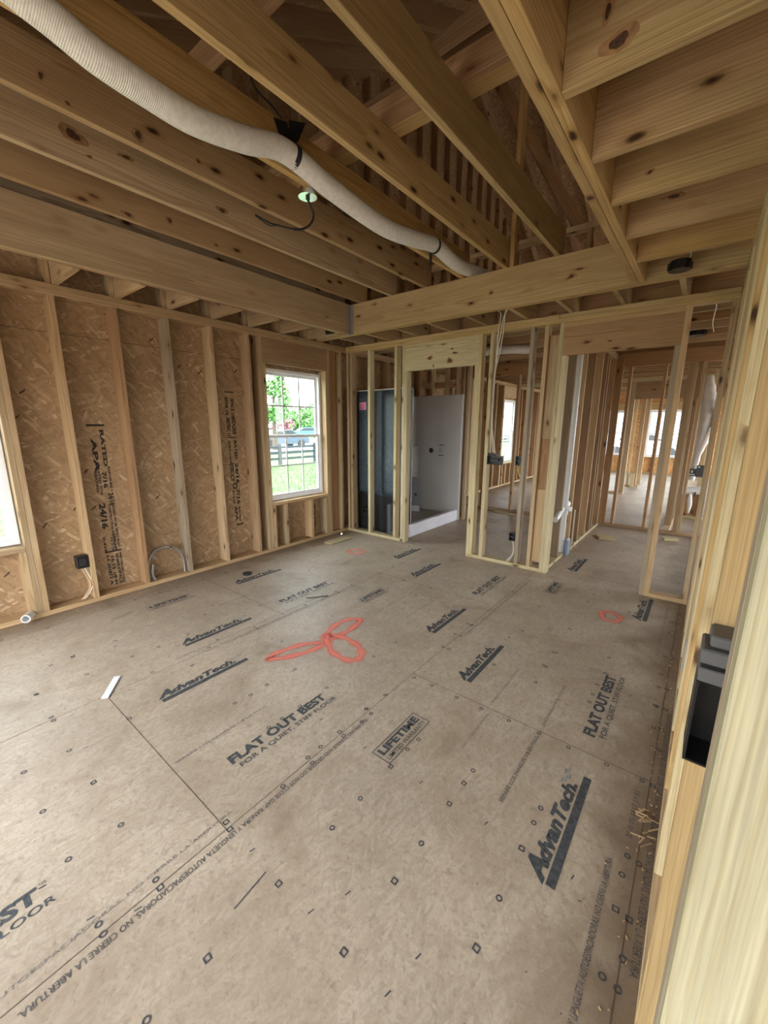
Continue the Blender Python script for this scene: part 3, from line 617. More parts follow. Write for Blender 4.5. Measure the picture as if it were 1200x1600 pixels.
board('window_sill_plate', XO+0.001, XL, 9.501, 10.419, 0.541, 0.579, 'pine_pale', 'rough sill under the small back room window', 'sill')
for i, y in enumerate((9.6, 9.8, 10.1)): lstud(y, 'pine_tan', '%s cripple stud under the small back room window' % ORD[i], z1=0.540, name='cripple_stud')
k = 0
for y in (4.60, 5.0, 5.41, 5.9, 6.3): lstud(y, 'pine_brown', '%s left wall stud behind the shower, counting from the partition' % ORD[k]); k += 1
# gable studs above the plate
y = 0.98; k = 0
while y < YE-0.5:
    top = RIDGE[1]-PITCH*abs(y-RIDGE[0])-0.12
    if top > H+0.15:
        o = board('gable_stud', XO+0.001, XO+0.09 if y > 3.9 else XL-0.02, y, y+SP, H, top, 'pine_tan' if y < 3.9 else 'pine_brown',
              ('%s gable stud standing on the left top plate' % ORD[k]) if y < 3.9 else 'gable stud in the dark attic beyond the partition line', 'stud', 'gable studs of the left end wall')
    k += 1; y += 0.4064

# ------------------------------------------------------------------ partition at the far side of the room
FW = 'studs of the back partition'
def px_board(name, x0, x1, z0, z1, mat, label, cat, y0=YF, y1=YF+BW, group=None): return board(name, x0, x1, y0, y1, z0, z1, mat, label, cat, group)
px_board('sole_plate', XL, -2.952, 0.001, SP, 'pine_pale', 'short white-dusted bottom plate left of the shower doorway', 'plate')
px_board('sole_plate', -2.014, -1.1475, 0.001, SP, 'pine_pale', 'bottom plate between the shower doorway and the hall opening', 'plate')
px_board('sole_plate', -0.262, 0.052, 0.001, SP, 'pine_tan', 'short bottom plate right of the hall opening', 'plate')
px_board('top_plate', XL, 0.052, ZT, ZT+SP, 'pine_gold', 'lower top plate of the back partition', 'plate')
px_board('top_plate', XL, -1.20, ZT+SP, H, 'pine_gold', 'left piece of the upper top plate on the back partition', 'plate')
px_board('top_plate', -1.198, 0.052, ZT+SP, H, 'pine_gold', 'right piece of the upper top plate on the back partition', 'plate')
def fstud(x, mat, label, z0=SP, z1=ZT, w=SP, y0=YF, y1=YF+BW, name='wall_stud'): return board(name, x, x+w, y0, y1, z0, z1, mat, label, 'stud', FW)
fstud(-3.86, 'pine_tan', 'partition stud in the left back corner')
fstud(-3.80, 'pine_tan', 'second corner stud of the partition, just right of the corner')
fstud(-3.49, 'pine_pale', 'partition stud in front of the pink sticker on the grey shower back')
fstud(-3.068, 'pine_pale', 'partition stud at the right edge of the grey shower back')
fstud(-2.952, 'pine_pale', 'king stud left of the shower doorway')
fstud(-2.914, 'pine_pale', 'trimmer stud on the left side of the shower doorway', z0=0.001, z1=2.095, name='trimmer_stud')
fstud(-2.014, 'pine_pale', 'trimmer stud on the right side of the shower doorway', z1=2.095, name='trimmer_stud')
fstud(-1.976, 'pine_pale', 'king stud right of the shower doorway')
fstud(-1.855, 'pine_pale', 'partition stud carrying the wide black switch box')
fstud(-1.45, 'pine_grey', 'partition stud carrying the low black outlet box')
fstud(-1.318, 'pine_tan', 'partition stud right of the outlet, beside the stacked blocks')
fstud(-1.185, 'pine_pale', 'king stud at the left of the hall opening')
fstud(-1.147, 'pine_pale', 'trimmer stud at the left of the hall opening', z0=0.001, z1=2.105, name='trimmer_stud')
fstud(-0.300, 'pine_grey', 'trimmer stud at the right of the hall opening', z0=0.001, z1=2.105, name='trimmer_stud')
fstud(-0.262, 'pine_tan', 'king stud at the right of the hall opening')
fstud(0.012, 'pine_tan', 'last partition stud, against the right wall')
board('door_header', -2.914, -1.976, YF, YF+SP, 2.096, 2.349, 'pine_pale', 'pale knotty header over the shower doorway', 'header')
board('header_block', -2.914, -1.976, YF, YF+BW, 2.3495, ZT-0.0005, 'pine_pale', 'flat filler strip above the shower doorway header', 'header')
board('door_header', -1.147, -0.262, YF, YF+SP, 2.106, 2.347, 'pine_brown', 'stained brown header over the hall opening', 'header')
board('header_block', -1.147, -0.262, YF, YF+BW, 2.3475, ZT-0.0005, 'pine_tan', 'flat filler strip above the hall opening header', 'header')
board('blocking_stud', -1.279, -1.186, YF+0.045, YF+BW, SP+0.05, 0.85, 'pine_tan', 'lower flat block between the two studs left of the hall opening', 'block')
board('blocking_stud', -1.279, -1.186, YF+0.05, YF+BW, 0.851, 1.35, 'pine_brown', 'reddish middle flat block left of the hall opening', 'block')
board('blocking_stud', -1.279, -1.186, YF+0.045, YF+BW, 1.351, 2.30, 'pine_tan', 'upper flat block left of the hall opening', 'block')

# ------------------------------------------------------------------ bathroom and hall behind the partition
# short wall at the far end of the shower
board('sole_plate', XL, -2.88, 5.69, 5.779, 0.001, SP, 'pine_brown', 'bottom plate of the short wall behind the shower end', 'plate')
board('top_plate', XL, -2.88, 5.69, 5.779, ZT, H, 'pine_brown', 'doubled top plate of the short wall behind the shower end', 'plate')
for i, x in enumerate((-3.80, -3.55, -3.30, -3.10, -2.98, -2.918)):
    board('wall_stud', x, x+SP, 5.69, 5.779, SP, ZT, 'pine_brown' if i % 2 == 0 else 'pine_tan', '%s stud of the short wall at the shower end, from the left' % ORD[i], 'stud', 'studs behind the shower')
board('blocking_stud', -3.75, -2.93, 5.785, 5.823, 2.05, 2.14, 'pine_brown', 'horizontal nailer above the shower on the short wall', 'block')
# shower side hall wall along y at x = -1.22..-1.13
HX0, HX1 = -1.222, -1.133
board('sole_plate', HX0, HX1, YF+BW+0.001, YB, 0.001, SP, 'pine_pale', 'long bottom plate of the hall side wall behind the opening', 'plate')
board('top_plate', HX0, HX1, YF+BW+0.001, YB, ZT, H, 'pine_tan', 'doubled top plate of the hall side wall', 'plate')
board('wall_stud', HX0, HX0+0.085, 4.56, 4.60, SP, ZT, 'pine_grey', 'wide grey stud beside the white drain pipe', 'stud', 'studs of the hall side wall')
for i, y in enumerate((4.98, 5.385, 5.79, 6.06, 6.20, 6.60)):
    board('wall_stud', HX0, HX1, y, y+SP, SP, ZT, 'pine_brown' if i % 2 else 'pine_tan', '%s hall wall stud beyond the white drain pipe' % ORD[i], 'stud', 'studs of the hall side wall')
board('wall_stud', HX1+0.001, HX1+0.09, 6.66, 6.70, SP, ZT, 'pine_brown', 'corner stud where the hall wall meets its end wall', 'stud', 'studs of the hall side wall')
# end wall at YB
board('sole_plate', XL, 0.60, YB, YB+BW, 0.001, SP, 'pine_brown', 'bottom plate of the open stud wall at the end of the hall', 'plate')
board('top_plate', XL, 0.60, YB, YB+BW, ZT-0.10, H, 'pine_brown', 'deep beam across the top of the stud wall at the end of the hall', 'beam')
for i, (x, mt, lab) in enumerate(((-3.5, 'pine_brown', 'end wall stud near the outer wall'), (-3.1, 'pine_brown', 'end wall stud beyond the shower'), (-2.56, 'pine_brown', 'dark end wall stud in front of the small back room window'), (-2.35, 'pine_tan', 'end wall stud just right of the small back room window'), (-1.95, 'pine_brown', 'end wall stud seen past the outlet box stud'), (-1.6, 'pine_tan', 'end wall stud behind the stacked blocks'), (-0.98, 'pine_brown', 'left of the two thin end wall studs seen through the hall opening'), (-0.575, 'pine_brown', 'right of the two thin end wall studs seen through the hall opening'), (-0.21, 'pine_brown', 'end wall stud just right of the hall opening jamb'), (-0.165, 'pine_tan', 'end wall stud beside the duct area'), (0.26, 'pine_tan', 'end wall stud hidden near the right wall'))):
    board('wall_stud', x, x+SP, YB, YB+BW, SP, ZT-0.10, mt, lab, 'stud', 'studs of the hall end wall')
# great room walls
GR = 'studs in the far open room'
for i, (x0, x1, y, mt, lab) in enumerate(((-1.86, -1.82, 10.2, 'pine_brown', 'leftmost far room stud with bright window slit beside it'), (-1.70, -1.62, 10.2, 'pine_brown', 'dark reddish stud in the far room'), (-1.48, -1.40, 10.2, 'pine_tan', 'double stud left of the far room opening'), (-1.385, -1.31, 10.2, 'pine_tan', 'trimmer at the left jamb of the far room opening'), (-1.45, -1.41, 11.65, 'pine_pale', 'pale stud frame beyond the far room jamb'), (-1.33, -1.25, 11.65, 'pine_brown', 'stud right of the pale frame in the far room'), (-1.30, -1.22, 12.3, 'pine_tan', 'farthest stud beside the far window'))):
    board('wall_stud', x0, x1, y, y+BW, SP if y < 12 else 0.001, ZT, mt, lab, 'stud', GR)
board('sole_plate', -2.6, -1.31, 10.2, 10.29, 0.001, SP, 'pine_tan', 'bottom plate of the far room wall', 'plate')
board('sole_plate', -1.50, -1.20, 11.65, 11.74, 0.001, SP, 'pine_tan', 'short bottom plate in the far room', 'plate')
board('top_plate', XL, XE, 10.2, 10.29, ZT, H, 'pine_pale', 'top plate across the far room', 'plate')
board('door_header', -1.31, 1.2, 10.2, 10.24, 2.03, ZT-0.001, 'pine_brown', 'wide header across the far room opening', 'header')
board('top_plate', -2.6, XE, 11.65, 11.74, ZT, H, 'pine_tan', 'top plate beyond the far room header', 'plate')
board('blocking_stud', -1.37, -1.29, 11.6, 11.64, 0.001, 0.33, 'pine_pale', 'short pale block standing on the far room floor', 'block')
for i, (x, z1) in enumerate(((-3.0, ZT), (-2.0, ZT), (-1.57, ZT), (-0.61, ZT), (-1.28, 0.49), (-0.9, 0.49), (-2.6, 0.49), (-3.5, ZT), (0.0, ZT), (0.5, ZT))):
    board('wall_stud' if z1 > 1 else 'cripple_stud', x, x+SP, YE-BW, YE-0.001, SP, z1, 'pine_gold', ('%s stud of the farthest outer wall' if z1 > 1 else '%s short stud under the farthest windows') % ORD[i], 'stud', 'studs of the farthest wall')
board('sole_plate', XL, XE, YE-BW, YE-0.001, 0.001, SP, 'pine_gold', 'bottom plate of the farthest outer wall', 'plate')
board('window_header', -3.0, -0.57, YE-0.05, YE-0.001, 1.99, 2.20, 'pine_gold', 'orange lit header above the farthest windows', 'header')
board('window_sill_plate', -1.53, -0.62, YE-BW, YE-0.001, 0.492, 0.53, 'pine_gold', 'sill plate under the farthest window', 'sill')
# wall running back at the right of the hall
for i, (y, lab) in enumerate(((7.2, 'stud of the side wall left of the duct, nearest'), (7.75, 'stud of the side wall left of the duct, middle one'), (8.3, 'pale stud of the side wall left of the duct, farthest'))):
    board('wall_stud', -0.335, -0.25, y, y+SP, SP, ZT, 'pine_tan' if i < 2 else 'pine_pale', lab, 'stud', 'studs beside the duct')
board('sole_plate', -0.335, -0.25, YB+BW+0.001, 8.4, 0.001, SP, 'pine_tan', 'bottom plate of the side wall left of the duct', 'plate')
board('wall_stud', 0.06, 0.10, 8.75, 8.84, 0.001, ZT, 'pine_pale', 'yellowish stud behind the hanging duct', 'stud', 'studs beside the duct')
board('wall_stud', -0.03, 0.01, 8.75, 8.84, 0.001, ZT, 'pine_pale', 'yellowish stud left behind the hanging duct', 'stud', 'studs beside the duct')

# ------------------------------------------------------------------ right wall beside the camera
RX0 = 0.055; RX1 = RX0+BW
board('sole_plate', RX0, RX1, 0.30, YF, 0.001, SP, 'pine_tan', 'bottom plate of the right wall beside the camera', 'plate')
board('top_plate', RX0, RX1, 0.30, YF+BW, ZT, ZT+SP, 'pine_pale', 'lower top plate of the right wall', 'plate')
board('top_plate', RX0, RX1, 0.30, YF+BW, ZT+SP, H, 'pine_pale', 'upper top plate of the right wall', 'plate')
RW = 'studs of the right wall'
board('wall_stud', RX0, RX1, 0.52, 0.558, SP, ZT, 'pine_near', 'closest stud, filling the right edge of the view', 'stud', RW)
board('wall_stud', RX0, RX1, 0.559, 0.597, SP, ZT, 'pine_grey', 'stud toned grey for shade, nailed behind the closest stud', 'stud', RW)  # grey timber colour stands in for the shade on this strip
for i, (y, mt, lab) in enumerate(((0.945, 'pine_gold', 'right wall stud holding the black electrical box'), (1.38, 'pine_pale', 'right wall stud next past the black electrical box'), (1.785, 'pine_gold', 'third right wall stud beyond the camera'), (2.19, 'pine_pale', 'right wall stud below the middle hung joists'), (2.60, 'pine_tan', 'right wall stud two before the partition corner'), (3.0, 'pine_pale', 'right wall stud one past the halfway point'), (3.41, 'pine_tan', 'second last right wall stud before the partition'), (3.82, 'pine_tan', 'last right wall stud before the partition'))):
    board('wall_stud', RX0, RX1, y, y+SP, SP, ZT, mt, lab, 'stud', RW)

# ------------------------------------------------------------------ dropped beams
board('ceiling_beam', -3.367, -3.329, -1.2, 3.56, H, BT, 'pine_brown', 'outer ply of the long dropped beam near the left wall', 'beam')
board('ceiling_beam', -3.328, -3.29, -1.2, 3.56, H, BT, 'pine_tan', 'inner ply of the long dropped beam near the left wall', 'beam')
board('ceiling_beam', -3.86, 0.054, 3.561, 3.598, H, BT, 'pine_gold', 'front ply of the big crosswise beam above the partition', 'beam')
board('ceiling_beam', -3.86, 0.054, 3.599, 3.637, H, BT, 'pine_gold', 'rear ply of the big crosswise beam above the partition', 'beam')
board('ceiling_beam', -0.567, -0.529, -1.2, 3.560, H-0.001, BT, 'pine_gold', 'left ply of the doubled girder that meets the crosswise beam', 'beam')
board('ceiling_beam', -0.527, -0.489, -1.2, 3.560, H-0.001, BT, 'pine_gold', 'right ply of the doubled girder, carrying the hung joists', 'beam')
# ledger on the left beam
board('ledger_board', -3.40, -3.362, -0.9, 3.55, BT+0.001, BT+0.09, 'pine_grey', 'grey ledger strip lying on the left dropped beam', 'board')
# raised ceiling joists
JL = {-1.125: 'raised ceiling joist nearest the doubled girder', -1.548: 'raised ceiling joist whose end meets the attic post', -1.945: 'raised ceiling joist running beside the white duct', -2.35: 'knotty raised ceiling joist under the metal ceiling box', -2.765: 'raised ceiling joist with a big dark knot', -3.17: 'raised ceiling joist closest to the left beam'}
for x, lab in JL.items():
    board('ceiling_joist', x, x+SP, -0.8, 3.66, BT+0.001, BT+0.212, 'pine_gold' if x > -2 else 'pine_tan', lab, 'joist', 'raised ceiling joists running toward the partition')
# hung joists between girder and right wall
for i, y in enumerate((0.25, 0.66, 1.07, 1.477, 1.876, 2.272, 2.695, 3.10)):
    board('hung_joist', -0.4885, 0.14, y, y+SP, H, H+0.29, 'pine_gold' if i % 2 else 'pine_tan', '%s short joist hung between girder and right wall, from the camera' % ORD[i], 'joist', 'short joists hung on the girder')
# lookouts from left wall to left beam
for i, y in enumerate((1.02, 1.425, 1.83, 2.235, 2.64, 3.045, 3.45)):
    board('lookout_block', XO+0.12, -3.401, y, y+SP, H+0.001, H+0.20, 'pine_tan', '%s short lookout between left wall plate and beam, from the near end' % ORD[i], 'block', 'short lookouts above the left wall')
# short joists from beam to partition and on
for i, x in enumerate((-3.57, -3.165, -2.752, -2.348, -1.93, -1.512, -1.12, -0.71, -0.30)):
    board('short_joist', x, x+SP, 3.638, 4.29, H+0.001, H+0.235, 'pine_tan', '%s short joist bridging beam and partition, from the left' % ORD[i], 'joist', 'short joists over the partition')
# joists beyond the partition (crosswise)
y = 4.31; k = 0
while y < YE-0.2:
    a, b_ = XL-0.1, 0.62
    board('cross_joist', a, b_, y, y+SP, H+0.001, H+0.235, 'pine_tan' if k % 2 else 'pine_brown',
          ('%s crosswise joist beyond the partition' % ORD[k]) if k < 7 else 'crosswise joist far back over the open room', 'joist', 'crosswise joists over the back rooms' if k < 7 else 'crosswise joists over the far room')
    y += 0.4064; k += 1
    if 6.70 < y < 6.9: y += 0.15
# roof rafters
x = -3.62; k = 0
while x < XE:
    yb = YE-0.2
    stick('roof_rafter', (x, RIDGE[0]+0.05, RIDGE[1]-0.13), (x, yb, RIDGE[1]-0.10-PITCH*(yb-RIDGE[0])), 0.18, SP, 'pine_brown', 'rafter under the far slope of the roof, dim in the attic', 'rafter', 'rafters of the far roof slope', up=(0, 0, 1))
    yb = Y0+0.1
    stick('roof_rafter', (x, RIDGE[0]-0.05, RIDGE[1]-0.13), (x, yb, RIDGE[1]-0.10-PITCH*(RIDGE[0]-yb)), 0.18, SP, 'pine_brown', 'rafter under the near slope of the roof, dim in the attic', 'rafter', 'rafters of the near roof slope', up=(0, 0, 1))
    x += 0.4064; k += 1
board('strongback', -3.9, -0.40, 1.95, 2.04, 2.984, 3.022, 'pine_gold', 'flat board laid crosswise over the raised joists', 'board')
board('strongback', -3.9, -0.42, 1.911, 1.949, 2.984, 3.10, 'pine_brown', 'upright board stiffening the flat board over the joists', 'board')
board('attic_plate', -2.9, -0.45, 3.93, 4.02, 3.06, 3.10, 'pine_tan', 'raised attic plate behind the crosswise beam', 'plate')
board('attic_post', -1.50, -1.462, 3.58, 3.66, BT+0.001, 4.35, 'pine_gold', 'upright attic post standing on the crosswise beam', 'post')
for i, x in enumerate((-2.3, -2.02, -1.0, -0.6)): board('attic_post', x, x+SP, 3.94, 4.01, H+0.236, 3.059, 'pine_brown', '%s short post under the raised attic plate, from the left' % ORD[i], 'post', 'short posts under the attic plate')
stick('attic_brace', (-1.9, 3.9, 4.5), (-1.1, 4.3, 3.12), 0.089, SP, 'pine_brown', 'slanting attic brace left of the girder', 'brace')
stick('attic_brace', (-1.55, 2.4, 3.6), (-0.7, 2.15, 3.42), 0.089, SP, 'pine_brown', 'short brace high in the attic at the top edge', 'brace')
board('collar_tie', -3.9, -0.2, 1.30, 1.34, 3.15, 3.27, 'pine_brown', 'crosswise tie board high in the dark attic', 'board')
board('collar_tie', -3.9, -0.2, 2.5, 2.54, 3.5, 3.64, 'pine_brown', 'farther crosswise tie board in the dark attic', 'board')

# big knots placed in the boards' own meshes
M['knot_dark'] = plain('knot_heartwood', (0.07, 0.032, 0.015), 0.7, var=0.5, scale=90)
M['knot_halo'] = plain('knot_swirl', (0.30, 0.17, 0.075), 0.72, var=0.3, scale=40)
def knots(label, spots, axis):
    """spots: (point, half width along the board, half height); flat irregular rounds let into the face of the board"""
    o = next(q for q in COL.objects if q.get('label') == label)
    bpy.context.view_layer.update(); inv = o.matrix_world.inverted(); me = o.data
    if len(me.materials) < 2: me.materials.append(M['knot_halo']); me.materials.append(M['knot_dark'])
    bm = bmesh.new(); bm.from_mesh(me)
    U, V_, Nn = {'-y': ((1, 0, 0), (0, 0, 1), (0, -1, 0)), '+x': ((0, 1, 0), (0, 0, 1), (1, 0, 0)), '-z': ((0, 1, 0), (1, 0, 0), (0, 0, -1))}[axis]
    U, V_, Nn = Vector(U), Vector(V_), Vector(Nn)
    for (p, a, b_) in spots:
        p = Vector(p); ph = [random.uniform(0, 6.28) for _ in range(3)]
        for (k, mi, e) in ((1.45, 1, 0.0006), (0.85, 2, 0.0010)):
            vs = []
            for t in [2*PI*i/22 for i in range(22)]:
                w = k*(1+0.14*math.sin(2*t+ph[0])+0.10*math.sin(3*t+ph[1])+0.05*math.sin(7*t+ph[2])); w2 = w*(1.25 if mi == 1 else 1.0)
                vs.append(bm.verts.new(inv @ (p+U*(a*w2*math.cos(t))+V_*(b_*w*math.sin(t))+Nn*e)))
            f = bm.faces.new(vs); f.material_index = mi; f.normal_update()
            if f.normal.dot(inv.to_3x3() @ Nn) < 0: f.normal_flip()
    bm.to_mesh(me); bm.free()
knots('pale knotty header over the shower doorway', [((-2.57, 4.0799, 2.215), 0.020, 0.017), ((-2.315, 4.0799, 2.165), 0.020, 0.024), ((-2.255, 4.0799, 2.24), 0.018, 0.010), ((-2.29, 4.0799, 2.285), 0.009, 0.009), ((-2.52, 4.0799, 2.125), 0.006, 0.012)], '-y')
knots('front ply of the big crosswise beam above the partition', [((-0.988, 3.5609, 2.60), 0.022, 0.015), ((-1.638, 3.5609, 2.60), 0.015, 0.011), ((-0.93, 3.5609, 2.64), 0.03, 0.007)], '-y')
knots('fourth short joist hung between girder and right wall, from the camera', [((-0.342, 1.4769, 2.525), 0.026, 0.020), ((-0.378, 1.4769, 2.61), 0.008, 0.022)], '-y')
knots('sixth short joist hung between girder and right wall, from the camera', [((-0.348, 2.2719, 2.545), 0.010, 0.007)], '-y')
knots('seventh short joist hung between girder and right wall, from the camera', [((-0.293, 2.6949, 2.60), 0.028, 0.010)], '-y')
knots('raised ceiling joist with a big dark knot', [((-2.7269, 0.90, 2.905), 0.034, 0.024), ((-2.7269, 1.711, 2.862), 0.022, 0.014), ((-2.7269, 0.964, 2.838), 0.008, 0.006), ((-2.7269, 1.145, 2.915), 0.022, 0.010)], '+x')
knots('knotty raised ceiling joist under the metal ceiling box', [((-2.3119, 1.036, 2.817), 0.018, 0.018), ((-2.3119, 1.331, 2.837), 0.012, 0.009), ((-2.3119, 0.759, 2.80), 0.009, 0.007), ((-2.3119, 0.677, 2.851), 0.010, 0.014)], '+x')
knots('raised ceiling joist closest to the left beam', [((-3.1319, 1.554, 2.855), 0.012, 0.018), ((-3.1319, 1.287, 2.799), 0.022, 0.012), ((-3.1319, 1.895, 2.809), 0.012, 0.008)], '+x')
knots('left ply of the doubled girder that meets the crosswise beam', [((-0.549, 2.157, 2.4628), 0.022, 0.014)], '-z')
knots('stained brown header over the hall opening', [((-0.765, 4.0799, 2.19), 0.013, 0.008), ((-0.715, 4.0799, 2.125), 0.034, 0.011)], '-y')

# ------------------------------------------------------------------ unseen walls added near and right to darken the attic; openings sized to steer daylight
wn_ = wall_sheet('wall_near_added', 'y', Y0-0.012, 0.012, XO, XE, -0.3, RIDGE[1]-PITCH*(RIDGE[0]-Y0)-0.02, [(-3.3, -1.2, 0.0, 2.0), (-0.6, 0.9, 0.4, 1.8)], M['osb_far'])
wr_ = wall_sheet('wall_right_added', 'x', XE+0.012, 0.012, Y0, YE, -0.3, H, [(-0.8, 0.5, 0.5, 1.7), (5.2, 6.4, 0.4, 1.9), (8.0, 14.8, 0.0, 2.2)], M['osb_wall'], gable=True)

# ------------------------------------------------------------------ shower unit behind the partition
sh = empty('shower_stall', (-3.4, 4.97, 0)); tag(sh, 'one-piece white shower stall with grey fibreglass back, behind the partition', 'shower')
def child(o): o.parent = sh; o.matrix_parent_inverse = Matrix.Translation((-3.4, 4.97, 0)).inverted(); return o
SX0, SX1, SY0, SY1, ST = -3.855, -2.95, 4.27, 5.67, 1.93
# outside shell at the near end: two bulging ribs with a dark valley between, tucked under at the bottom
bm = bmesh.new(); nx, nz = 46, 40; gr = []
for i in range(nx+1):
    u = i/nx; x = SX0+(SX1-0.01-SX0)*u; col = []
    b1 = 0.085*max(0, 1-abs((u-0.17)/0.19)**4); b2 = 0.085*max(0, 1-abs((u-0.70)/0.24)**4)
    for j in range(nz+1):
        v = j/nz; z = 0.47+(ST-0.47)*v
        if u < 0.4: z = max(z, 0.47+0.09*(1-u/0.4)*1.0)
        tuck = min(1.0, v/0.07)**0.5; topt = min(1.0, (1-v)/0.05)
        col.append(bm.verts.new((x, SY0+0.052-(b1+b2)*tuck*(0.4+0.6*topt)+(1-tuck)*0.05+0.004*math.sin(9*z+5*u), z)))
    gr.append(col)
for i in range(nx):
    for j in range(nz): 
        try: bm.faces.new((gr[i][j], gr[i+1][j], gr[i+1][j+1], gr[i][j+1]))
        except ValueError: pass
bm_box(bm, SX0, SX1-0.02, SY0+0.056, SY0+0.065, 0.49, ST-0.004)
child(smooth(link_mesh('outer_shell', bm, M['fiber']), 0.9))
bm = bmesh.new(); bm_box(bm, SX0, SX1, SY0-0.03, SY0+0.05, ST-0.012, ST, 0.002); bm_box(bm, SX0, SX1, SY1-0.012, SY1, ST-0.012, ST, 0.002); bm_box(bm, SX0, SX0+0.03, SY0, SY1, ST-0.012, ST, 0.002)
bm_box(bm, SX1-0.012, SX1+0.012, SY1-0.07, SY1, 0.0, ST, 0.003)
child(link_mesh('mounting_flange', bm, M['gelcoat']))
# inside surround: swept U profile with rounded corners and a stepped back
def surround(z0, z1, depth):
    bm = bmesh.new(); xi, y0, y1 = SX0+depth, SY0+0.06, SY1-0.06; pts = [(SX1, y0)]
    for k in range(9): a = -PI/2-PI/2*k/8; pts.append((xi+0.06+0.06*math.cos(a), y0+0.06+0.06*math.sin(a)))
    for k in range(9): a = PI-PI/2*k/8; pts.append((xi+0.06+0.06*math.cos(a), y1-0.06+0.06*math.sin(a)))
    pts.append((SX1, y1))
    lo = [bm.verts.new((x, y, z0)) for x, y in pts]; hi = [bm.verts.new((x, y, z1)) for x, y in pts]
    for k in range(len(pts)-1): bm.faces.new((lo[k], lo[k+1], hi[k+1], hi[k]))
    return bm
child(smooth(link_mesh('upper_surround', surround(1.12, ST-0.012, 0.05), M['gelcoat']), 0.6))
child(smooth(link_mesh('lower_surround', surround(0.10, 1.12, 0.11), M['gelcoat']), 0.6))
bm = bmesh.new(); bm_box(bm, SX0+0.04, SX0+0.15, SY0+0.08, SY1-0.08, 1.105, 1.125, 0.006)
for y in (4.75, 5.02): bm_box(bm, SX0+0.05, SX0+0.075, y, y+0.03, 1.13, 1.88, 0.008)
for y in (4.6, 5.15): bm_box(bm, SX0+0.11, SX0+0.135, y, y+0.03, 0.13, 1.09, 0.008)
child(link_mesh('moulded_ledge', bm, M['gelcoat']))
bm = bmesh.new(); bm_box(bm, SX0+0.03, SX1-0.06, SY0+0.04, SY1-0.04, 0.02, 0.105, 0.01)
child(link_mesh('shower_pan', bm, M['gelpan']))
bm = bmesh.new(); bm_box(bm, SX1-0.075, SX1+0.006, SY0+0.02, SY1-0.02, 0.002, 0.175, 0.012)
child(smooth(link_mesh('threshold', bm, M['apron'])))
bm = bmesh.new()
for k in range(28): pass
r = bmesh.ops.create_circle(bm, cap_ends=True, segments=28, radius=0.040); bmesh.ops.transform(bm, matrix=Matrix.Translation((-3.46, SY1-0.0625, 1.08)) @ Matrix.Rotation(PI/2, 4, 'X'), verts=r['verts'])
bm_cyl(bm, (-3.46, SY1-0.062, 1.08), (-3.46, SY1-0.085, 1.08), 0.022); bm_cyl(bm, (-3.445, SY1-0.085, 1.08), (-3.475, SY1-0.085, 1.08), 0.007)
valve = child(link_mesh('mixer_valve', bm, M['black']))
bm = bmesh.new()
for z, L, t in ((1.165, 0.085, 0.012), (1.12, 0.05, 0.003), (1.105, 0.07, 0.003), (1.088, 0.075, 0.004), (1.07, 0.06, 0.003), (1.05, 0.065, 0.003), (1.005, 0.085, 0.012)): bm_box(bm, -3.31, -3.31+L, SY1-0.0745, SY1-0.0722, z, z+t)
child(link_mesh('printed_notice', bm, M['ink']))
bm = bmesh.new(); bm_box(bm, -3.765, -3.655, SY0-0.0385, SY0-0.0355, 1.675, 1.772)
stk = child(link_mesh('pink_sticker', bm, M['pink'])); stk['label'] = 'pink paper sticker with dark lines'
bm = bmesh.new()
for z in (1.75, 1.725, 1.70, 1.685): bm_box(bm, -3.745, -3.68+random.uniform(-.02, .01), SY0-0.0400, SY0-0.0390, z, z+0.006)
bm_box(bm, -3.752, -3.742, SY0-0.0400, SY0-0.0390, 1.69, 1.755)
child(link_mesh('sticker_print', bm, M['ink']))
bm = bmesh.new()
for x in (-3.78, -3.30, -3.02): bm_box(bm, x, x+0.05, SY0+0.046, SY0+0.10, 0.0, 0.5, 0.004)
bm_box(bm, SX0, SX1-0.02, SY0+0.06, SY0+0.08, 0.0, 0.47)
bm_box(bm, SX0, SX1-0.02, SY0+0.028, SY0+0.05, 0.001, 0.52)
child(link_mesh('base_support', bm, M['black']))
# drain and trap seen under the shell
bm = bmesh.new(); bm_cyl(bm, (-3.22, SY0-0.05, 0.0), (-3.22, SY0-0.05, 0.44), 0.045); bm_cyl(bm, (-3.22, SY0-0.05, 0.05), (-3.12, SY0-0.05, 0.036), 0.035)
tag(smooth(link_mesh('drain_pipe', bm, plain('dark_grey_pipe', (0.06, 0.065, 0.07), 0.4))), 'dark grey drain pipe under the raised shower shell', 'pipe')
# leaning grey panel in the shower
bm = bmesh.new(); vs = [(-0.13, 0), (0.13, 0), (0.045, 0.56), (-0.10, 0.56)]
f1 = [bm.verts.new((x, -0.006, z)) for x, z in vs]; f2 = [bm.verts.new((x, 0.006, z)) for x, z in vs]
bm.faces.new(f1); bm.faces.new(f2[::-1])
for k in range(4): bm.faces.new((f1[k], f2[k], f2[(k+1) % 4], f1[(k+1) % 4]))
bmesh.ops.recalc_face_normals(bm, faces=bm.faces)
lp = empty('leaning_panel', (-3.57, 5.28, 0.112), 0.35); tag(lp, 'dark grey tapered panel leaning inside the shower', 'panel')
o = link_mesh('panel_board', bm, M['grey_vinyl'], lp); o.rotation_euler = (-0.2, 0, 0)
bm = bmesh.new(); bm_cyl(bm, (0.03, -0.009, 0.28), (0.03, -0.006, 0.28), 0.018); link_mesh('knockout_hole', bm, M['black'], o)
bm = bmesh.new(); bm_box(bm, -0.05, 0.10, -0.010, -0.0065, 0.01, 0.10); link_mesh('paper_tag', bm, M['white_vinyl'], o)

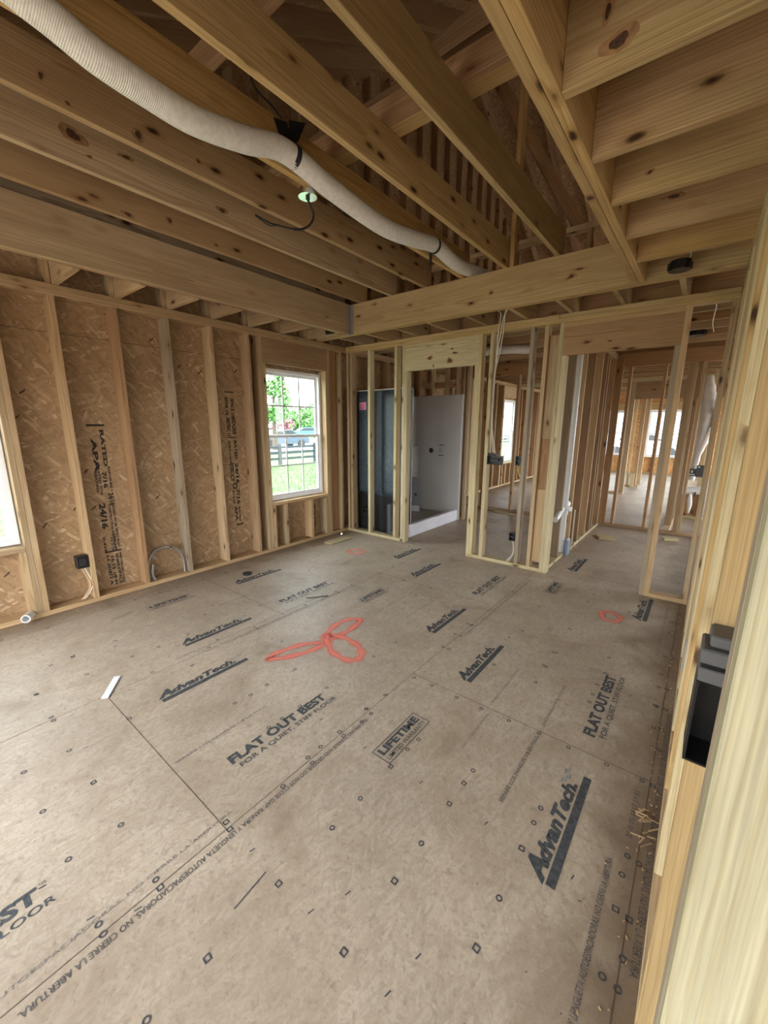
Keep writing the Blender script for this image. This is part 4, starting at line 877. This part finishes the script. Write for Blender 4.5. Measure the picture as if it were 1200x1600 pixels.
# ------------------------------------------------------------------ flexible duct and its straps
dp = [(-1.84, -0.6, 2.80), (-1.85, 0.30, 2.80), (-1.84, 0.55, 2.76), (-1.83, 0.70, 2.715), (-1.83, 0.86, 2.70), (-1.84, 1.05, 2.702), (-1.845, 1.29, 2.748), (-1.85, 1.53, 2.812), (-1.85, 1.865, 2.772), (-1.85, 2.33, 2.745), (-1.85, 2.70, 2.79), (-1.85, 2.97, 2.832), (-1.85, 3.30, 2.80), (-1.86, 3.60, 2.83), (-1.86, 4.2, 2.9)]
duct = empty('flexible_duct', (-1.85, 1.5, 2.8)); tag(duct, 'long white flexible duct sagging beside a raised ceiling joist', 'duct')
def kid(o, root): 
    o.parent = root; o.matrix_parent_inverse = Matrix.Translation(root.location).inverted(); return o
kid(tube('duct_sleeve', dp, 0.052, M['duct'], seg=26, n=16, uv=True), duct)
for (a, b_) in (((-1.85, 1.572, 2.815), (-1.85, 1.600, 2.812)), ((-1.85, 2.945, 2.828), (-1.85, 2.968, 2.830))):
    bm = bmesh.new(); bm_cyl(bm, a, b_, 0.0545, seg=26); st = kid(smooth(link_mesh('strap', bm, M['rubber']), 0.8), duct)
bm = bmesh.new()
for sg, x in ((1, -1.83), (-1, -1.875)):
    for k in range(1):
        v = [bm.verts.new(p) for p in ((x-0.02, 1.56, 2.86), (x+0.02, 1.585, 2.86), (x+0.02+0.012*sg, 1.60+0.03*sg, 2.96), (x-0.025, 1.54+0.03*sg, 2.965))]; bm.faces.new(v)
bmesh.ops.solidify(bm, geom=bm.faces[:], thickness=0.004)
kid(link_mesh('hanging_strap', bm, M['rubber']), duct)
kid(tube('hanging_cord', [(-1.875, 1.54, 2.965), (-1.89, 1.50, 3.0), (-1.91, 1.42, 3.04), (-1.90, 1.38, 3.10), (-1.87, 1.365, 3.2)], 0.004, M['rubber'], seg=8), duct)
bm = bmesh.new(); bm_box(bm, -1.892, -1.872, 2.95, 2.965, 2.72, 2.80, 0.002); kid(link_mesh('strap_tail', bm, M['rubber']), duct)

tag(tube('vent_duct', [(-2.75, 5.05, 2.385), (-2.4, 5.1, 2.40), (-2.1, 5.2, 2.41), (-1.9, 5.35, 2.41)], 0.05, M['duct'], seg=20, n=10, uv=True), 'short white flexible duct under the crosswise joists behind the partition', 'duct')
# ------------------------------------------------------------------ ceiling boxes
cb = empty('ceiling_box', (-1.955, 1.77, 2.71)); tag(cb, 'shiny round metal ceiling box with a black wire hanging out', 'electrical box')
bm = bmesh.new(); bm_cyl(bm, (-1.955, 1.77, 2.738), (-1.955, 1.77, 2.7695), 0.044, seg=28)
r0 = bm_cyl(bm, (-1.955, 1.77, 2.733), (-1.955, 1.77, 2.738), 0.052, seg=28)
kid(smooth(link_mesh('box_body', bm, M['metal']), 0.5), cb)
bm = bmesh.new(); bm_cyl(bm, (-1.955, 1.77, 2.722), (-1.955, 1.77, 2.732), 0.012, seg=14); kid(link_mesh('bushing', bm, M['black']), cb)
kid(tube('hanging_wire', [(-1.955, 1.77, 2.722), (-1.96, 1.815, 2.665), (-1.96, 1.789, 2.607), (-1.96, 1.725, 2.559), (-1.96, 1.646, 2.536), (-1.96, 1.559, 2.522), (-1.96, 1.50, 2.515), (-1.965, 1.42, 2.524)], lambda t: 0.006 if t < 0.55 else 0.004, M['rubber'], seg=8), cb)
kid(tube('hanging_wire', [(-1.96, 1.559, 2.522), (-1.955, 1.50, 2.50), (-1.95, 1.45, 2.503), (-1.95, 1.41, 2.512)], 0.003, M['black'], seg=8), cb)
def black_light_box(x, y, z, r, label):
    e = empty('ceiling_light_box', (x, y, z)); tag(e, label, 'electrical box')
    bm = bmesh.new(); bm_cyl(bm, (0, 0, 0), (0, 0, 0.05), r, seg=24); bm_cyl(bm, (0, 0, -0.004), (0, 0, 0), r*1.05, seg=24)
    for a in (0.4, 1.9, 3.4, 5.0): bm_box(bm, r*math.cos(a)-0.01, r*math.cos(a)+0.01, r*math.sin(a)-0.01, r*math.sin(a)+0.01, 0.0, 0.04)
    link_mesh('box_body', bm, M['blackbox'], e); return e
e = black_light_box(-0.285, 3.41, H-0.004, 0.058, 'round black ceiling box with a white cable, near the crosswise beam')
tube('cable', [(0.03, 0.03, 0.05), (0.05, -0.03, 0.07), (0.03, -0.10, 0.13), (-0.02, -0.2, 0.2)], 0.0045, M['wire'], e, seg=8)
black_light_box(-0.24, 5.86, H-0.004, 0.075, 'round black ceiling box among the crosswise joists past the partition')
e = empty('ceiling_light_box', (-3.50, 3.47, H+0.01)); tag(e, 'small black box tucked at the left end of the crosswise beam', 'electrical box')
bm = bmesh.new(); bm_box(bm, -0.06, 0.06, -0.05, 0.05, 0, 0.07, 0.006); bm_box(bm, -0.075, -0.06, -0.03, 0.03, 0.02, 0.05, 0.003); link_mesh('box_body', bm, M['blackbox'], e)
# beam hanger
bm = bmesh.new(); bm_box(bm, -3.2885, -3.286, 3.50, 3.558, H, BT-0.01); bm_box(bm, -3.286, -3.25, 3.556, 3.5595, H, BT-0.01); bm_box(bm, -3.34, -3.286, 3.50, 3.558, H-0.0025, H-0.0005)
tag(link_mesh('joist_hanger', bm, M['galv']), 'grey metal hanger where the left beam meets the crosswise beam', 'bracket')

# ------------------------------------------------------------------ electrical boxes and cables in the walls
def gang_box(name, loc, w, d, h, label, ears=True, parent=None, open_side=None):
    e = empty(name, loc); tag(e, label, 'electrical box')
    bm = bmesh.new(); t = 0.004
    bm_box(bm, -w/2, w/2, d-t, d, -h/2, h/2); bm_box(bm, -w/2, -w/2+t, 0, d-t, -h/2, h/2); bm_box(bm, w/2-t, w/2, 0, d-t, -h/2, h/2)
    bm_box(bm, -w/2+t, w/2-t, 0, d-t, h/2-t, h/2); bm_box(bm, -w/2+t, w/2-t, 0, d-t, -h/2, -h/2+t)
    link_mesh('box_body', bm, M['blackbox'], e)
    bm = bmesh.new()
    for s in (-1, 1): bm_cyl(bm, (s*(w/2-0.008), -0.001, 0), (s*(w/2-0.008), 0.02, 0), 0.004, seg=10); bm_box(bm, -w/2-0.003 if s < 0 else w/2, -w/2 if s < 0 else w/2+0.003, 0.01, 0.03, -h/4, h/4)
    bm_box(bm, -w*0.3, w*0.3, 0.012, 0.03, -h*0.12, h*0.12, 0.003)
    link_mesh('device_clip', bm, M['black'], e)
    return e
e = gang_box('switch_box', (-1.737, YF-0.008, 1.120), 0.155, 0.07, 0.092, 'wide black switch box with cables entering its top')
bm = bmesh.new()
for x in (-0.075, -0.05, -0.02, 0.005): bm_box(bm, x, x+0.012, 0.01, 0.05, 0.046, 0.072, 0.003)
link_mesh('cable_clamp', bm, M['black'], e)
gang_box('switch_box', (-1.515, YF+0.09, 1.12), 0.055, 0.06, 0.095, 'narrow black switch box on the bathroom side of the partition')
e = gang_box('outlet_box', (-1.487, YF-0.008, 0.325), 0.055, 0.07, 0.088, 'low black outlet box on a grey stud right of the shower doorway')
tube('cable', [(0.0, 0.03, -0.04), (0.015, 0.03, -0.12), (0.012, 0.03, -0.19), (-0.03, 0.03, -0.26), (-0.05, 0.03, -0.285)], 0.004, M['wire'], e, seg=8)
tube('cable', [(0.005, 0.04, -0.04), (0.02, 0.04, -0.13), (0.015, 0.04, -0.2), (-0.025, 0.04, -0.285)], 0.004, M['wire'], e, seg=8)
e = gang_box('outlet_box', (-3.63, YF+0.10, 0.315), 0.07, 0.06, 0.09, 'black outlet box left of the first partition stud, low in the corner')
e.rotation_euler = (0, 0, 0.1)
e = empty('outlet_box', (XL+0.008, 0.935, 0.37)); tag(e, 'black outlet box on the first full stud of the left wall', 'electrical box')
bm = bmesh.new(); bm_box(bm, -0.07, 0.0, -0.040, 0.040, -0.052, 0.052, 0.004); link_mesh('box_body', bm, M['blackbox'], e)
bm = bmesh.new(); bm_box(bm, 0.0, 0.006, -0.022, 0.022, -0.03, 0.03, 0.002); link_mesh('device_clip', bm, M['black'], e)
for dy, m_ in ((-0.01, 'wire_tan'), (0.008, 'wire')):
    tube('cable', [(-0.03, dy, -0.05), (-0.03, dy+0.03, -0.14), (-0.03, dy+0.045, -0.22), (-0.04, dy+0.0, -0.30), (-0.045, dy-0.03, -0.328)], 0.005, M[m_], e, seg=8)
# cables dropping through the partition top plate
cabs = [[(-1.60, 3.80, 2.62), (-1.585, 3.86, 2.56), (-1.66, 3.98, 2.55), (-1.73, 4.070, 2.50), (-1.745, 4.070, 2.38), (-1.78, 4.10, 2.2), (-1.80, 4.12, 2.0), (-1.812, 4.12, 1.7), (-1.808, 4.12, 1.4), (-1.80, 4.12, 1.18)],
        [(-1.72, 3.78, 2.60), (-1.70, 3.86, 2.53), (-1.72, 3.98, 2.53), (-1.76, 4.069, 2.49), (-1.77, 4.070, 2.38), (-1.80, 4.12, 2.15), (-1.806, 4.13, 1.8), (-1.80, 4.13, 1.45), (-1.74, 4.11, 1.18)],
        [(-1.55, 3.80, 2.60), (-1.60, 3.90, 2.66), (-1.68, 4.0, 2.56), (-1.715, 4.069, 2.50), (-1.72, 4.070, 2.38), (-1.765, 4.11, 2.18), (-1.80, 4.10, 1.95), (-1.80, 4.11, 1.5), (-1.77, 4.11, 1.2)]]
for c_, lab in zip(cabs, ('left one of three white cables dropping to the wide switch box', 'middle one of three white cables dropping to the wide switch box', 'right one of three white cables dropping to the wide switch box')):
    tag(tube('electrical_cable', c_, 0.0048, M['wire'], seg=8), lab, 'cable', 'white cables to the switch box')
tag(tube('electrical_cable', [(-1.50, 4.19, 1.07), (-1.505, 4.19, 1.0), (-1.47, 4.19, 0.9), (-1.46, 4.18, 0.7), (-1.46, 4.18, 0.45), (-1.48, 4.16, 0.35)], 0.0045, M['wire_yellow'], seg=8), 'yellow cable below the narrow switch box', 'cable')
tag(tube('electrical_cable', [(-0.10, 5.9, H+0.02), (-0.11, 5.3, H-0.003), (-0.10, 4.9, H-0.003), (-0.09, 4.5, H-0.003), (-0.13, 4.2, H+0.03)], 0.0045, M['wire'], seg=8), 'white cable stapled under the crosswise joists right of the hall opening', 'cable')
# conduit loop between left wall studs
lp = empty('conduit_loop', (-3.93, 1.6, 0.04)); tag(lp, 'grey flexible conduit bent into an arch between left wall studs', 'conduit')
kid(tube('conduit', [(-3.92, 1.455, 0.04), (-3.92, 1.435, 0.12), (-3.925, 1.45, 0.23), (-3.93, 1.50, 0.30), (-3.93, 1.58, 0.325), (-3.93, 1.66, 0.315), (-3.93, 1.73, 0.26), (-3.925, 1.765, 0.16), (-3.92, 1.765, 0.04)], 0.011, M['galv'], seg=12, n=14, wob=0.05), lp)
kid(tube('conduit', [(-3.90, 1.475, 0.04), (-3.905, 1.46, 0.10), (-3.91, 1.475, 0.19)], 0.012, M['galv'], seg=12, wob=0.05), lp)
bm = bmesh.new(); r = bmesh.ops.create_icosphere(bm, subdivisions=2, radius=0.026)
for v in bm.verts: v.co = v.co*random.uniform(0.7, 1.25)+Vector((-3.915, 1.645, 0.318))
kid(link_mesh('foil_tape', bm, M['metal']), lp)

# electrical box deep in the right wall
e = empty('electrical_box', (0.088, 0.90, 0.98)); tag(e, 'large black electrical box with grey top, mounted in the right wall', 'electrical box')
W0, W1 = -0.044, 0.045
bm = bmesh.new(); t = 0.004
bm_box(bm, W0, W0+t, -0.04, 0.042, -0.115, 0.05); bm_box(bm, W1-t, W1, -0.04, 0.042, -0.115, 0.05); bm_box(bm, W0+t, W1-t, 0.038, 0.042, -0.115, 0.05); bm_box(bm, W0+t, W1-t, -0.04, 0.038, -0.115, -0.111)
link_mesh('box_body', bm, M['blackbox'], e)
bm = bmesh.new(); bm_box(bm, W0, W1, -0.04, 0.042, 0.051, 0.078, 0.002); bm_box(bm, W0, W1, -0.034, 0.042, 0.083, 0.112, 0.003); bm_box(bm, W0+0.01, W1, -0.02, 0.042, 0.112, 0.135, 0.003)
link_mesh('box_top', bm, plain('dark_grey_plastic', (0.10, 0.10, 0.10), 0.4), e)
bm = bmesh.new(); bm_cyl(bm, (0.026, -0.028, 0.09), (0.026, -0.028, 0.175), 0.009, seg=18, caps=False); bm_cyl(bm, (0.026, -0.028, 0.09), (0.026, -0.028, 0.174), 0.0065, seg=18)
link_mesh('nail_tube', bm, M['pvc_blue'], e)
bm = bmesh.new(); bm_cyl(bm, (-0.004, -0.036, -0.128), (-0.004, -0.036, 0.02), 0.0035, seg=10); link_mesh('mounting_nail', bm, M['galv'], e)
bm = bmesh.new(); bm_box(bm, RX0-0.003, RX0-0.0005, 2.19, 2.228, 0.36, 0.51)
tag(link_mesh('nail_plate', bm, M['pvc_blue']), 'dark grey steel nail plate on a right wall stud', 'plate')

# ------------------------------------------------------------------ plumbing in the hall wall
pv = empty('drain_stack', (-1.17, 4.83, 0.02)); tag(pv, 'white vertical drain pipe with a tee, in the hall side wall', 'pipe')
bm = bmesh.new(); bm_cyl(bm, (-1.17, 4.83, 0.62), (-1.17, 4.83, ZT-0.001), 0.030); bm_cyl(bm, (-1.17, 4.83, 0.04), (-1.17, 4.83, 0.50), 0.030)
kid(smooth(link_mesh('pipe', bm, M['pvc']), 0.6), pv)
bm = bmesh.new(); bm_cyl(bm, (-1.17, 4.83, 0.49), (-1.17, 4.83, 0.64), 0.038); bm_cyl(bm, (-1.17, 4.83, 0.575), (-1.17, 4.93, 0.60), 0.034); bm_cyl(bm, (-1.17, 4.83, 0.56), (-1.10, 4.80, 0.56), 0.028)
kid(smooth(link_mesh('tee_fitting', bm, M['pvc']), 0.6), pv)
bm = bmesh.new(); bm_cyl(bm, (-1.14, 4.36, 0.51), (-1.165, 4.68, 0.57), 0.030); kid(smooth(link_mesh('side_pipe', bm, M['pvc']), 0.6), pv)
bm = bmesh.new(); bm_box(bm, -1.131, -1.095, 4.80, 4.93, 0.0, 0.20, 0.015); kid(link_mesh('blue_guard', bm, M['pvc_blue']), pv)
bm = bmesh.new(); bm_cyl(bm, (-1.12, 5.10, 0.0), (-1.12, 5.10, 0.50), 0.007, seg=10); tag(link_mesh('supply_line', bm, M['wire']), 'thin cream supply line standing beside the drain stack', 'pipe')

# ------------------------------------------------------------------ things lying on the floor
def slab(name, cx, cy, rz, l, w, t, mat, label, cat, z=0.003):
    bm = bmesh.new(); bm_box(bm, -w/2, w/2, -t/2, t/2, -l/2, l/2, min(0.002, t*0.3))
    o = link_mesh(name, bm, M[mat] if isinstance(mat, str) else mat); o.location = (cx, cy, z+t/2)
    o.rotation_euler = Euler((-PI/2, 0, rz)); tag(o, label, cat); return o
slab('wood_offcut', -3.59, 3.60, 0.02, 0.38, 0.13, 0.016, 'pine_pale', 'flat wood offcut lying on the floor below the far left-wall window', 'offcut')
slab('wood_offcut', -0.90, 5.98, -1.2, 0.20, 0.24, 0.02, 'pine_pale', 'square board offcut on the hall floor', 'offcut')
slab('wood_offcut', -0.21, 6.38, -1.1, 0.17, 0.09, 0.038, 'pine_pale', 'small block offcut on the floor right of the hall opening', 'offcut')
slab('wood_offcut', -2.50, 6.60, 1.35, 0.55, 0.09, 0.02, 'pine_pale', 'white-topped board lying on the bathroom floor by the end wall', 'offcut')
slab('vinyl_strip', -2.485, 0.64, 0.95, 0.205, 0.036, 0.005, 'white_vinyl', 'short white vinyl strip lying on the floor at left', 'strip')
slab('dark_strip', -2.49, 2.225, -0.65, 0.19, 0.014, 0.004, 'black', 'thin dark strip lying on the printed floor near the orange paint', 'strip')
slab('wood_splinter', -3.42, 1.02, 0.2, 0.16, 0.03, 0.004, 'pine_grey', 'grey wood splinter on the floor near the left wall outlet', 'splinter')
bm = bmesh.new(); bm_cyl(bm, (0, 0, 0), (0, 0, 0.014), 0.045, seg=28); bm_cyl(bm, (0, 0, 0.014), (0, 0, 0.018), 0.034, 0.030, seg=28)
o = smooth(link_mesh('rubber_disc', bm, M['black']), 0.5); o.location = (-3.45, 2.16, 0.002); tag(o, 'round black disc lying on the floor near the left wall', 'disc')
bm = bmesh.new(); ns = 28; rg = []
for (r_o, t_) in ((0.030, 0.0), (0.030, 0.085), (0.0235, 0.085), (0.0235, 0.004)):
    rg.append([bm.verts.new((r_o*math.cos(2*PI*k/ns), r_o*math.sin(2*PI*k/ns), t_)) for k in range(ns)])
for a_, b_ in zip(rg[:-1], rg[1:]):
    for k in range(ns): bm.faces.new((a_[k], a_[(k+1) % ns], b_[(k+1) % ns], b_[k]))
bm.faces.new(rg[0][::-1]); bm.faces.new(rg[-1])
bmesh.ops.recalc_face_normals(bm, faces=bm.faces)
o = smooth(link_mesh('pipe_stub', bm, M['pvc']), 0.6); o.location = (XL+0.004, 0.56, SP+0.012); o.rotation_euler = Vector((0.86, -0.48, 0.06)).to_track_quat('Z', 'Y').to_euler(); tag(o, 'open white plastic pipe stub at the foot of the near left window wall', 'pipe')
bm = bmesh.new(); r = bmesh.ops.create_icosphere(bm, subdivisions=2, radius=0.035)
for v in bm.verts: v.co = Vector((v.co.x, v.co.y, max(0, v.co.z*0.8+0.02)))*random.uniform(0.75, 1.2)
o = link_mesh('foil_ball', bm, M['metal']); o.location = (-3.72, 3.80, 0.002); tag(o, 'crumpled shiny foil on the floor in the left back corner', 'foil')
spl = bmesh.new()
for k in range(15):
    a = random.uniform(-0.2, 1.2); c = Vector((random.uniform(-0.01, 0.045), random.uniform(1.50, 1.66), 0.006+0.012*random.random())); L_ = random.uniform(0.015, 0.055)
    q = Matrix.Translation(c) @ Matrix.Rotation(a, 4, 'Z') @ Matrix.Rotation(random.uniform(-.15, .15), 4, 'Y')
    bm_box(spl, -L_/2, L_/2, -0.0025, 0.0025, -0.0012, 0.0012, mtx=q)
tag(link_mesh('wood_shavings', spl, M['pine_tan']), 'little heap of splinters on the floor beside the right wall', 'shavings', kind='stuff')
cr = bmesh.new()
for k in range(330):
    if k < 160: x = XL+0.03+abs(random.gauss(0, 0.10)); y = random.uniform(0.3, 4.0)
    elif k < 240: x = 0.04-abs(random.gauss(0, 0.05)); y = random.uniform(0.8, 4.0)
    elif k < 300: x = -1.12+abs(random.gauss(0, 0.06)); y = random.uniform(4.2, 6.0)
    else: x = random.uniform(XL, 0); y = random.uniform(0.2, 6.5)
    L_ = random.uniform(0.003, 0.010); q = Matrix.Translation((x, y, 0.003)) @ Matrix.Rotation(random.uniform(0, PI), 4, 'Z')
    bm_box(cr, -L_/2, L_/2, -0.0015, 0.0015, -0.0015, 0.0015, mtx=q)
tag(link_mesh('sawdust_crumbs', cr, M['pine_tan']), 'sawdust crumbs and chips scattered along the wall bases', 'sawdust', kind='stuff')

# ------------------------------------------------------------------ duct area far right
d2 = empty('wrapped_duct', (-0.05, 8.3, 0.5)); tag(d2, 'white plastic wrapped duct hanging at the far right behind studs', 'duct')
kid(tube('plastic_sleeve', [(-0.12, 8.3, 2.25), (-0.08, 8.3, 1.95), (-0.03, 8.25, 1.65), (-0.05, 8.25, 1.35), (-0.09, 8.25, 1.05), (-0.11, 8.25, 0.75), (-0.12, 8.25, 0.62)], lambda t: 0.02+0.07*math.sin(PI*min(1, t*1.35+0.08))**1.0+0.03, M['plastic_wrap'], seg=18, n=8, wob=0.06), d2)
board('wall_stud', 0.02, 0.058, 8.1005, 8.155, SP+0.003, ZT, 'pine_tan', 'stud right behind the black box at the far right', 'stud', 'studs beside the duct')
e = empty('breaker_box', (-0.01, 8.02, 0.79)); tag(e, 'black box with white marks at the far right, in front of the wrapped duct', 'box')
bm = bmesh.new(); bm_box(bm, -0.06, 0.07, 0, 0.08, -0.09, 0.09, 0.004); bm_box(bm, -0.16, -0.06, 0.01, 0.08, -0.08, 0.03, 0.004); link_mesh('box_body', bm, M['blackbox'], e)
bm = bmesh.new(); bm_box(bm, -0.15, -0.07, -0.002, 0.009, -0.062, -0.05); bm_box(bm, -0.12, -0.10, -0.002, 0.009, -0.03, 0.01); bm_box(bm, -0.045, -0.015, -0.004, -0.0005, 0.06, 0.075); link_mesh('white_mark', bm, M['white_vinyl'], e)
e = empty('insulated_pipe', (-0.09, 8.05, 0.46)); tag(e, 'white wrapped horizontal pipe with dangling plastic at the far right', 'pipe')
bm = bmesh.new(); bm_cyl(bm, (-0.15, 0, 0), (0.14, 0.05, 0.02), 0.062, seg=22); smooth(link_mesh('wrapped_roll', bm, M['plastic_wrap'], e), 0.6)
bm = bmesh.new(); bm_cyl(bm, (-0.158, -0.002, 0), (-0.15, 0, 0), 0.045, seg=18); link_mesh('open_end', bm, M['grey_vinyl'], e)
bm = bmesh.new(); bm_box(bm, 0.045, 0.065, -0.066, 0.05, -0.068, 0.0, 0.003); link_mesh('black_clip', bm, M['black'], e)
tube('dangling_plastic', [(0.0, -0.06, -0.02), (0.0, -0.065, -0.12), (0.01, -0.065, -0.22), (0.005, -0.06, -0.34)], lambda t: 0.012+0.022*math.sin(PI*min(0.97, t*0.9+0.1)), M['plastic_wrap'], e, seg=10)
board('low_panel', -0.24, 0.05, 8.16, 8.18, 0.045, 0.41, 'pine_brown', 'low brown board under the wrapped pipe at the far right', 'board')
board('sole_plate', -0.245, 0.12, 8.10, 8.189, 0.001, SP, 'pine_pale', 'pale plate under the low brown board at the far right', 'plate')

# ------------------------------------------------------------------ outdoors
bm = bmesh.new(); bmesh.ops.create_grid(bm, x_segments=60, y_segments=60, size=60)
for v in bm.verts: v.co.x -= 66; v.co.y += 25; v.co.z = -0.5+0.05*math.sin(v.co.x*0.3)*math.cos(v.co.y*0.23)
o = link_mesh('lawn', bm, M['lawn']); tag(o, 'bright green lawn outside the windows', 'grass', kind='structure')
bm = bmesh.new(); bm_box(bm, -6, 80, -60, 120, -0.60, -0.50); tag(link_mesh('dirt_ground', bm, plain('dry_builders_dirt', (0.36, 0.29, 0.225), 0.95, var=0.2, scale=0.8)), 'bare dirt around the unfinished house', kind='structure')
bm = bmesh.new(); bm_box(bm, -42, -24, -60, 100, -0.44, -0.40); tag(link_mesh('road', bm, M['road']), 'pale road beyond the fence', kind='structure')
gb = bmesh.new()
for k in range(9000):
    x = random.uniform(-16, -4.4); y = random.uniform(0.5, 15); hh = random.uniform(0.04, 0.13); a = random.uniform(0, PI); dx, dy = 0.012*math.cos(a), 0.012*math.sin(a)
    v = [gb.verts.new(p) for p in ((x-dx, y-dy, -0.5), (x+dx, y+dy, -0.5), (x+random.uniform(-.05, .05), y+random.uniform(-.05, .05), -0.5+hh))]; gb.faces.new(v)
tag(link_mesh('grass_blades', gb, plain('grass_blades', (0.09, 0.25, 0.035), 0.8, var=0.4, scale=1.5)), 'grass growing between the house and the fence', 'grass', kind='stuff')
fe = empty('rail_fence', (-16.5, 10.3, -0.5)); tag(fe, 'dark three-rail fence across the lawn outside', 'fence')
bm = bmesh.new()
for z in (0.30, 0.58, 0.86): bm_box(bm, -0.02, 0.02, -30, 60, z-0.06, z+0.06)
link_mesh('fence_rail', bm, M['fence'], fe)
for k in range(-6, 16):
    bm = bmesh.new(); bm_box(bm, -0.08, 0.06, 2.3*k-0.07, 2.3*k+0.07, -0.2, 1.02); link_mesh('fence_post', bm, M['fence'], fe)
def leafy(name, x, y, z0, h, r, n, mat, label, trunk=True, ls=0.16, group=None, cz=0.62):
    e = empty(name, (x, y, z0)); tag(e, label, 'tree' if trunk else 'bush', group)
    rnd = random.Random(int(abs(x*13+y*7)))
    bm = bmesh.new(); blobs = [(Vector((rnd.uniform(-r, r)*0.55, rnd.uniform(-r, r)*0.55, h*cz+rnd.uniform(-0.28, 0.3)*h)), r*rnd.uniform(0.35, 0.6)) for _ in range(10)]
    for _ in range(n):
        c, br = rnd.choice(blobs); d = Vector((rnd.gauss(0, 1), rnd.gauss(0, 1), rnd.gauss(0, 1))).normalized(); p = c+d*br*rnd.uniform(0.5, 1.05)
        s = ls*rnd.uniform(0.6, 1.3); a = Vector((rnd.gauss(0, 1), rnd.gauss(0, 1), rnd.gauss(0, 1))).normalized(); b_ = a.cross(d).normalized() if a.cross(d).length > 0.1 else Vector((1, 0, 0))
        vs = [bm.verts.new(p+q) for q in (-a*s, b_*s*0.5, a*s, -b_*s*0.5)]; bm.faces.new(vs)
    link_mesh('foliage', bm, M[mat], e)
    if trunk:
        tube('trunk', [(0, 0, -0.1), (0.05, 0, h*0.3), (0.0, 0.05, h*0.6)], lambda t: 0.035*h*(1-0.6*t), M['bark'], e, seg=10)
        bm = bmesh.new()
        for c, br in blobs[:6]: bm_cyl(bm, (0, 0, h*0.35), c, 0.012*h, 0.004*h, seg=7)
        link_mesh('branches', bm, M['bark'], e)
leafy('leafy_tree', -25.0, 18.7, -0.5, 6.6, 1.5, 1500, 'leaf', 'nearest leafy tree beyond the fence, seen at the upper left of the window')
leafy('purple_bush', -49.0, 38.0, -0.5, 3.0, 2.0, 700, 'leaf_red', 'purple-leaved bush beyond the road', trunk=False, ls=0.25, cz=0.5)
for i, (x, y, hh) in enumerate(((-57, 37, 5.2), (-51, 43.5, 4.8), (-57, 49, 5.0), (-58, 29, 5.6), (-52, 55, 5.0), (-56, 62.5, 5.2), (-50, 12, 5.5), (-52, 3, 6.2), (-50, 21, 5.3), (-54, 72, 5.0), (-46, 81, 5.5), (-60, -8, 6))):
    leafy('background_tree', x, y, -0.5, hh, 3.4, 1300, 'leaf', 'tree in the green row beyond the road outside', ls=0.35, group='trees beyond the road', cz=0.5)
def car(x, y, rz, col, label):
    e = empty('parked_car', (x, y, -0.4), rz); tag(e, label, 'car')
    prof = [(-2.2, 0.3), (-2.25, 0.7), (-2.1, 0.95), (-1.5, 1.0), (-0.9, 1.42), (0.5, 1.45), (1.2, 1.0), (2.05, 0.85), (2.25, 0.6), (2.2, 0.3)]
    bm = bmesh.new(); L_ = [bm.verts.new((a, -0.85, z)) for a, z in prof]; R_ = [bm.verts.new((a, 0.85, z)) for a, z in prof]
    bm.faces.new(L_); bm.faces.new(R_[::-1])
    for k in range(len(prof)): bm.faces.new((L_[k], R_[k], R_[(k+1) % len(prof)], L_[(k+1) % len(prof)]))
    bmesh.ops.recalc_face_normals(bm, faces=bm.faces); link_mesh('car_body', bm, flat('car_paint', col, 0.3), e)
    bm = bmesh.new()
    for s in (-0.86, 0.86):
        v = [bm.verts.new((a, s, z)) for a, z in ((-1.35, 1.02), (-0.88, 1.36), (0.45, 1.38), (1.0, 1.02))]; bm.faces.new(v)
    link_mesh('car_window', bm, M['black'], e)
    for a in (-1.4, 1.4):
        for s in (-0.8, 0.8): bm = bmesh.new(); bm_cyl(bm, (a, s-0.1, 0.32), (a, s+0.1, 0.32), 0.33, seg=20); link_mesh('wheel', bm, M['black'], e)
car(-44.5, 32.0, 1.2, (0.5, 0.03, 0.05), 'red car parked far beyond the fence')
car(-44.0, 38.5, 1.2, (0.05, 0.2, 0.45), 'blue car parked far beyond the fence')
car(-27.5, 21.2, 1.5, (0.06, 0.08, 0.11), 'dark car on the road just behind the fence')
def house(x, y, w, d, h, rz, label):
    e = empty('neighbour_house', (x, y, -0.5), rz); tag(e, label, 'house')
    bm = bmesh.new(); bm_box(bm, -w/2, w/2, -d/2, d/2, 0, h); link_mesh('wall', bm, plain('pale_siding', (0.38, 0.45, 0.52), 0.8), e)
    bm = bmesh.new(); a = [bm.verts.new(v) for v in ((-w/2-.3, -d/2-.3, h), (w/2+.3, -d/2-.3, h), (w/2+.3, 0, h+d*0.3), (-w/2-.3, 0, h+d*0.3), (-w/2-.3, d/2+.3, h), (w/2+.3, d/2+.3, h))]
    for f in ((0, 1, 2, 3), (3, 2, 5, 4), (0, 3, 4), (1, 5, 2), (0, 4, 5, 1)): bm.faces.new([a[i] for i in f])
    link_mesh('roof', bm, plain('grey_shingles', (0.13, 0.14, 0.16), 0.9), e)
    for k in range(4):
        for s in (-1, 1):
            bm = bmesh.new(); bm_box(bm, -w/2+w*(k+0.7)/4.4-0.45, -w/2+w*(k+0.7)/4.4+0.45, s*(d/2+0.02)-0.02, s*(d/2+0.02)+0.02, 1.0, 2.2); link_mesh('house_window', bm, M['white_vinyl'], e)
house(-68, 72, 12, 8, 3.2, 1.2, 'blue-grey house peeking out among the trees beyond the road')
house(-4, 48, 13, 9, 3.4, 0.1, 'blue-grey house seen through the farthest windows')
car(-3.2, 30, 0.2, (0.5, 0.52, 0.55), 'silver car seen through the farthest windows')
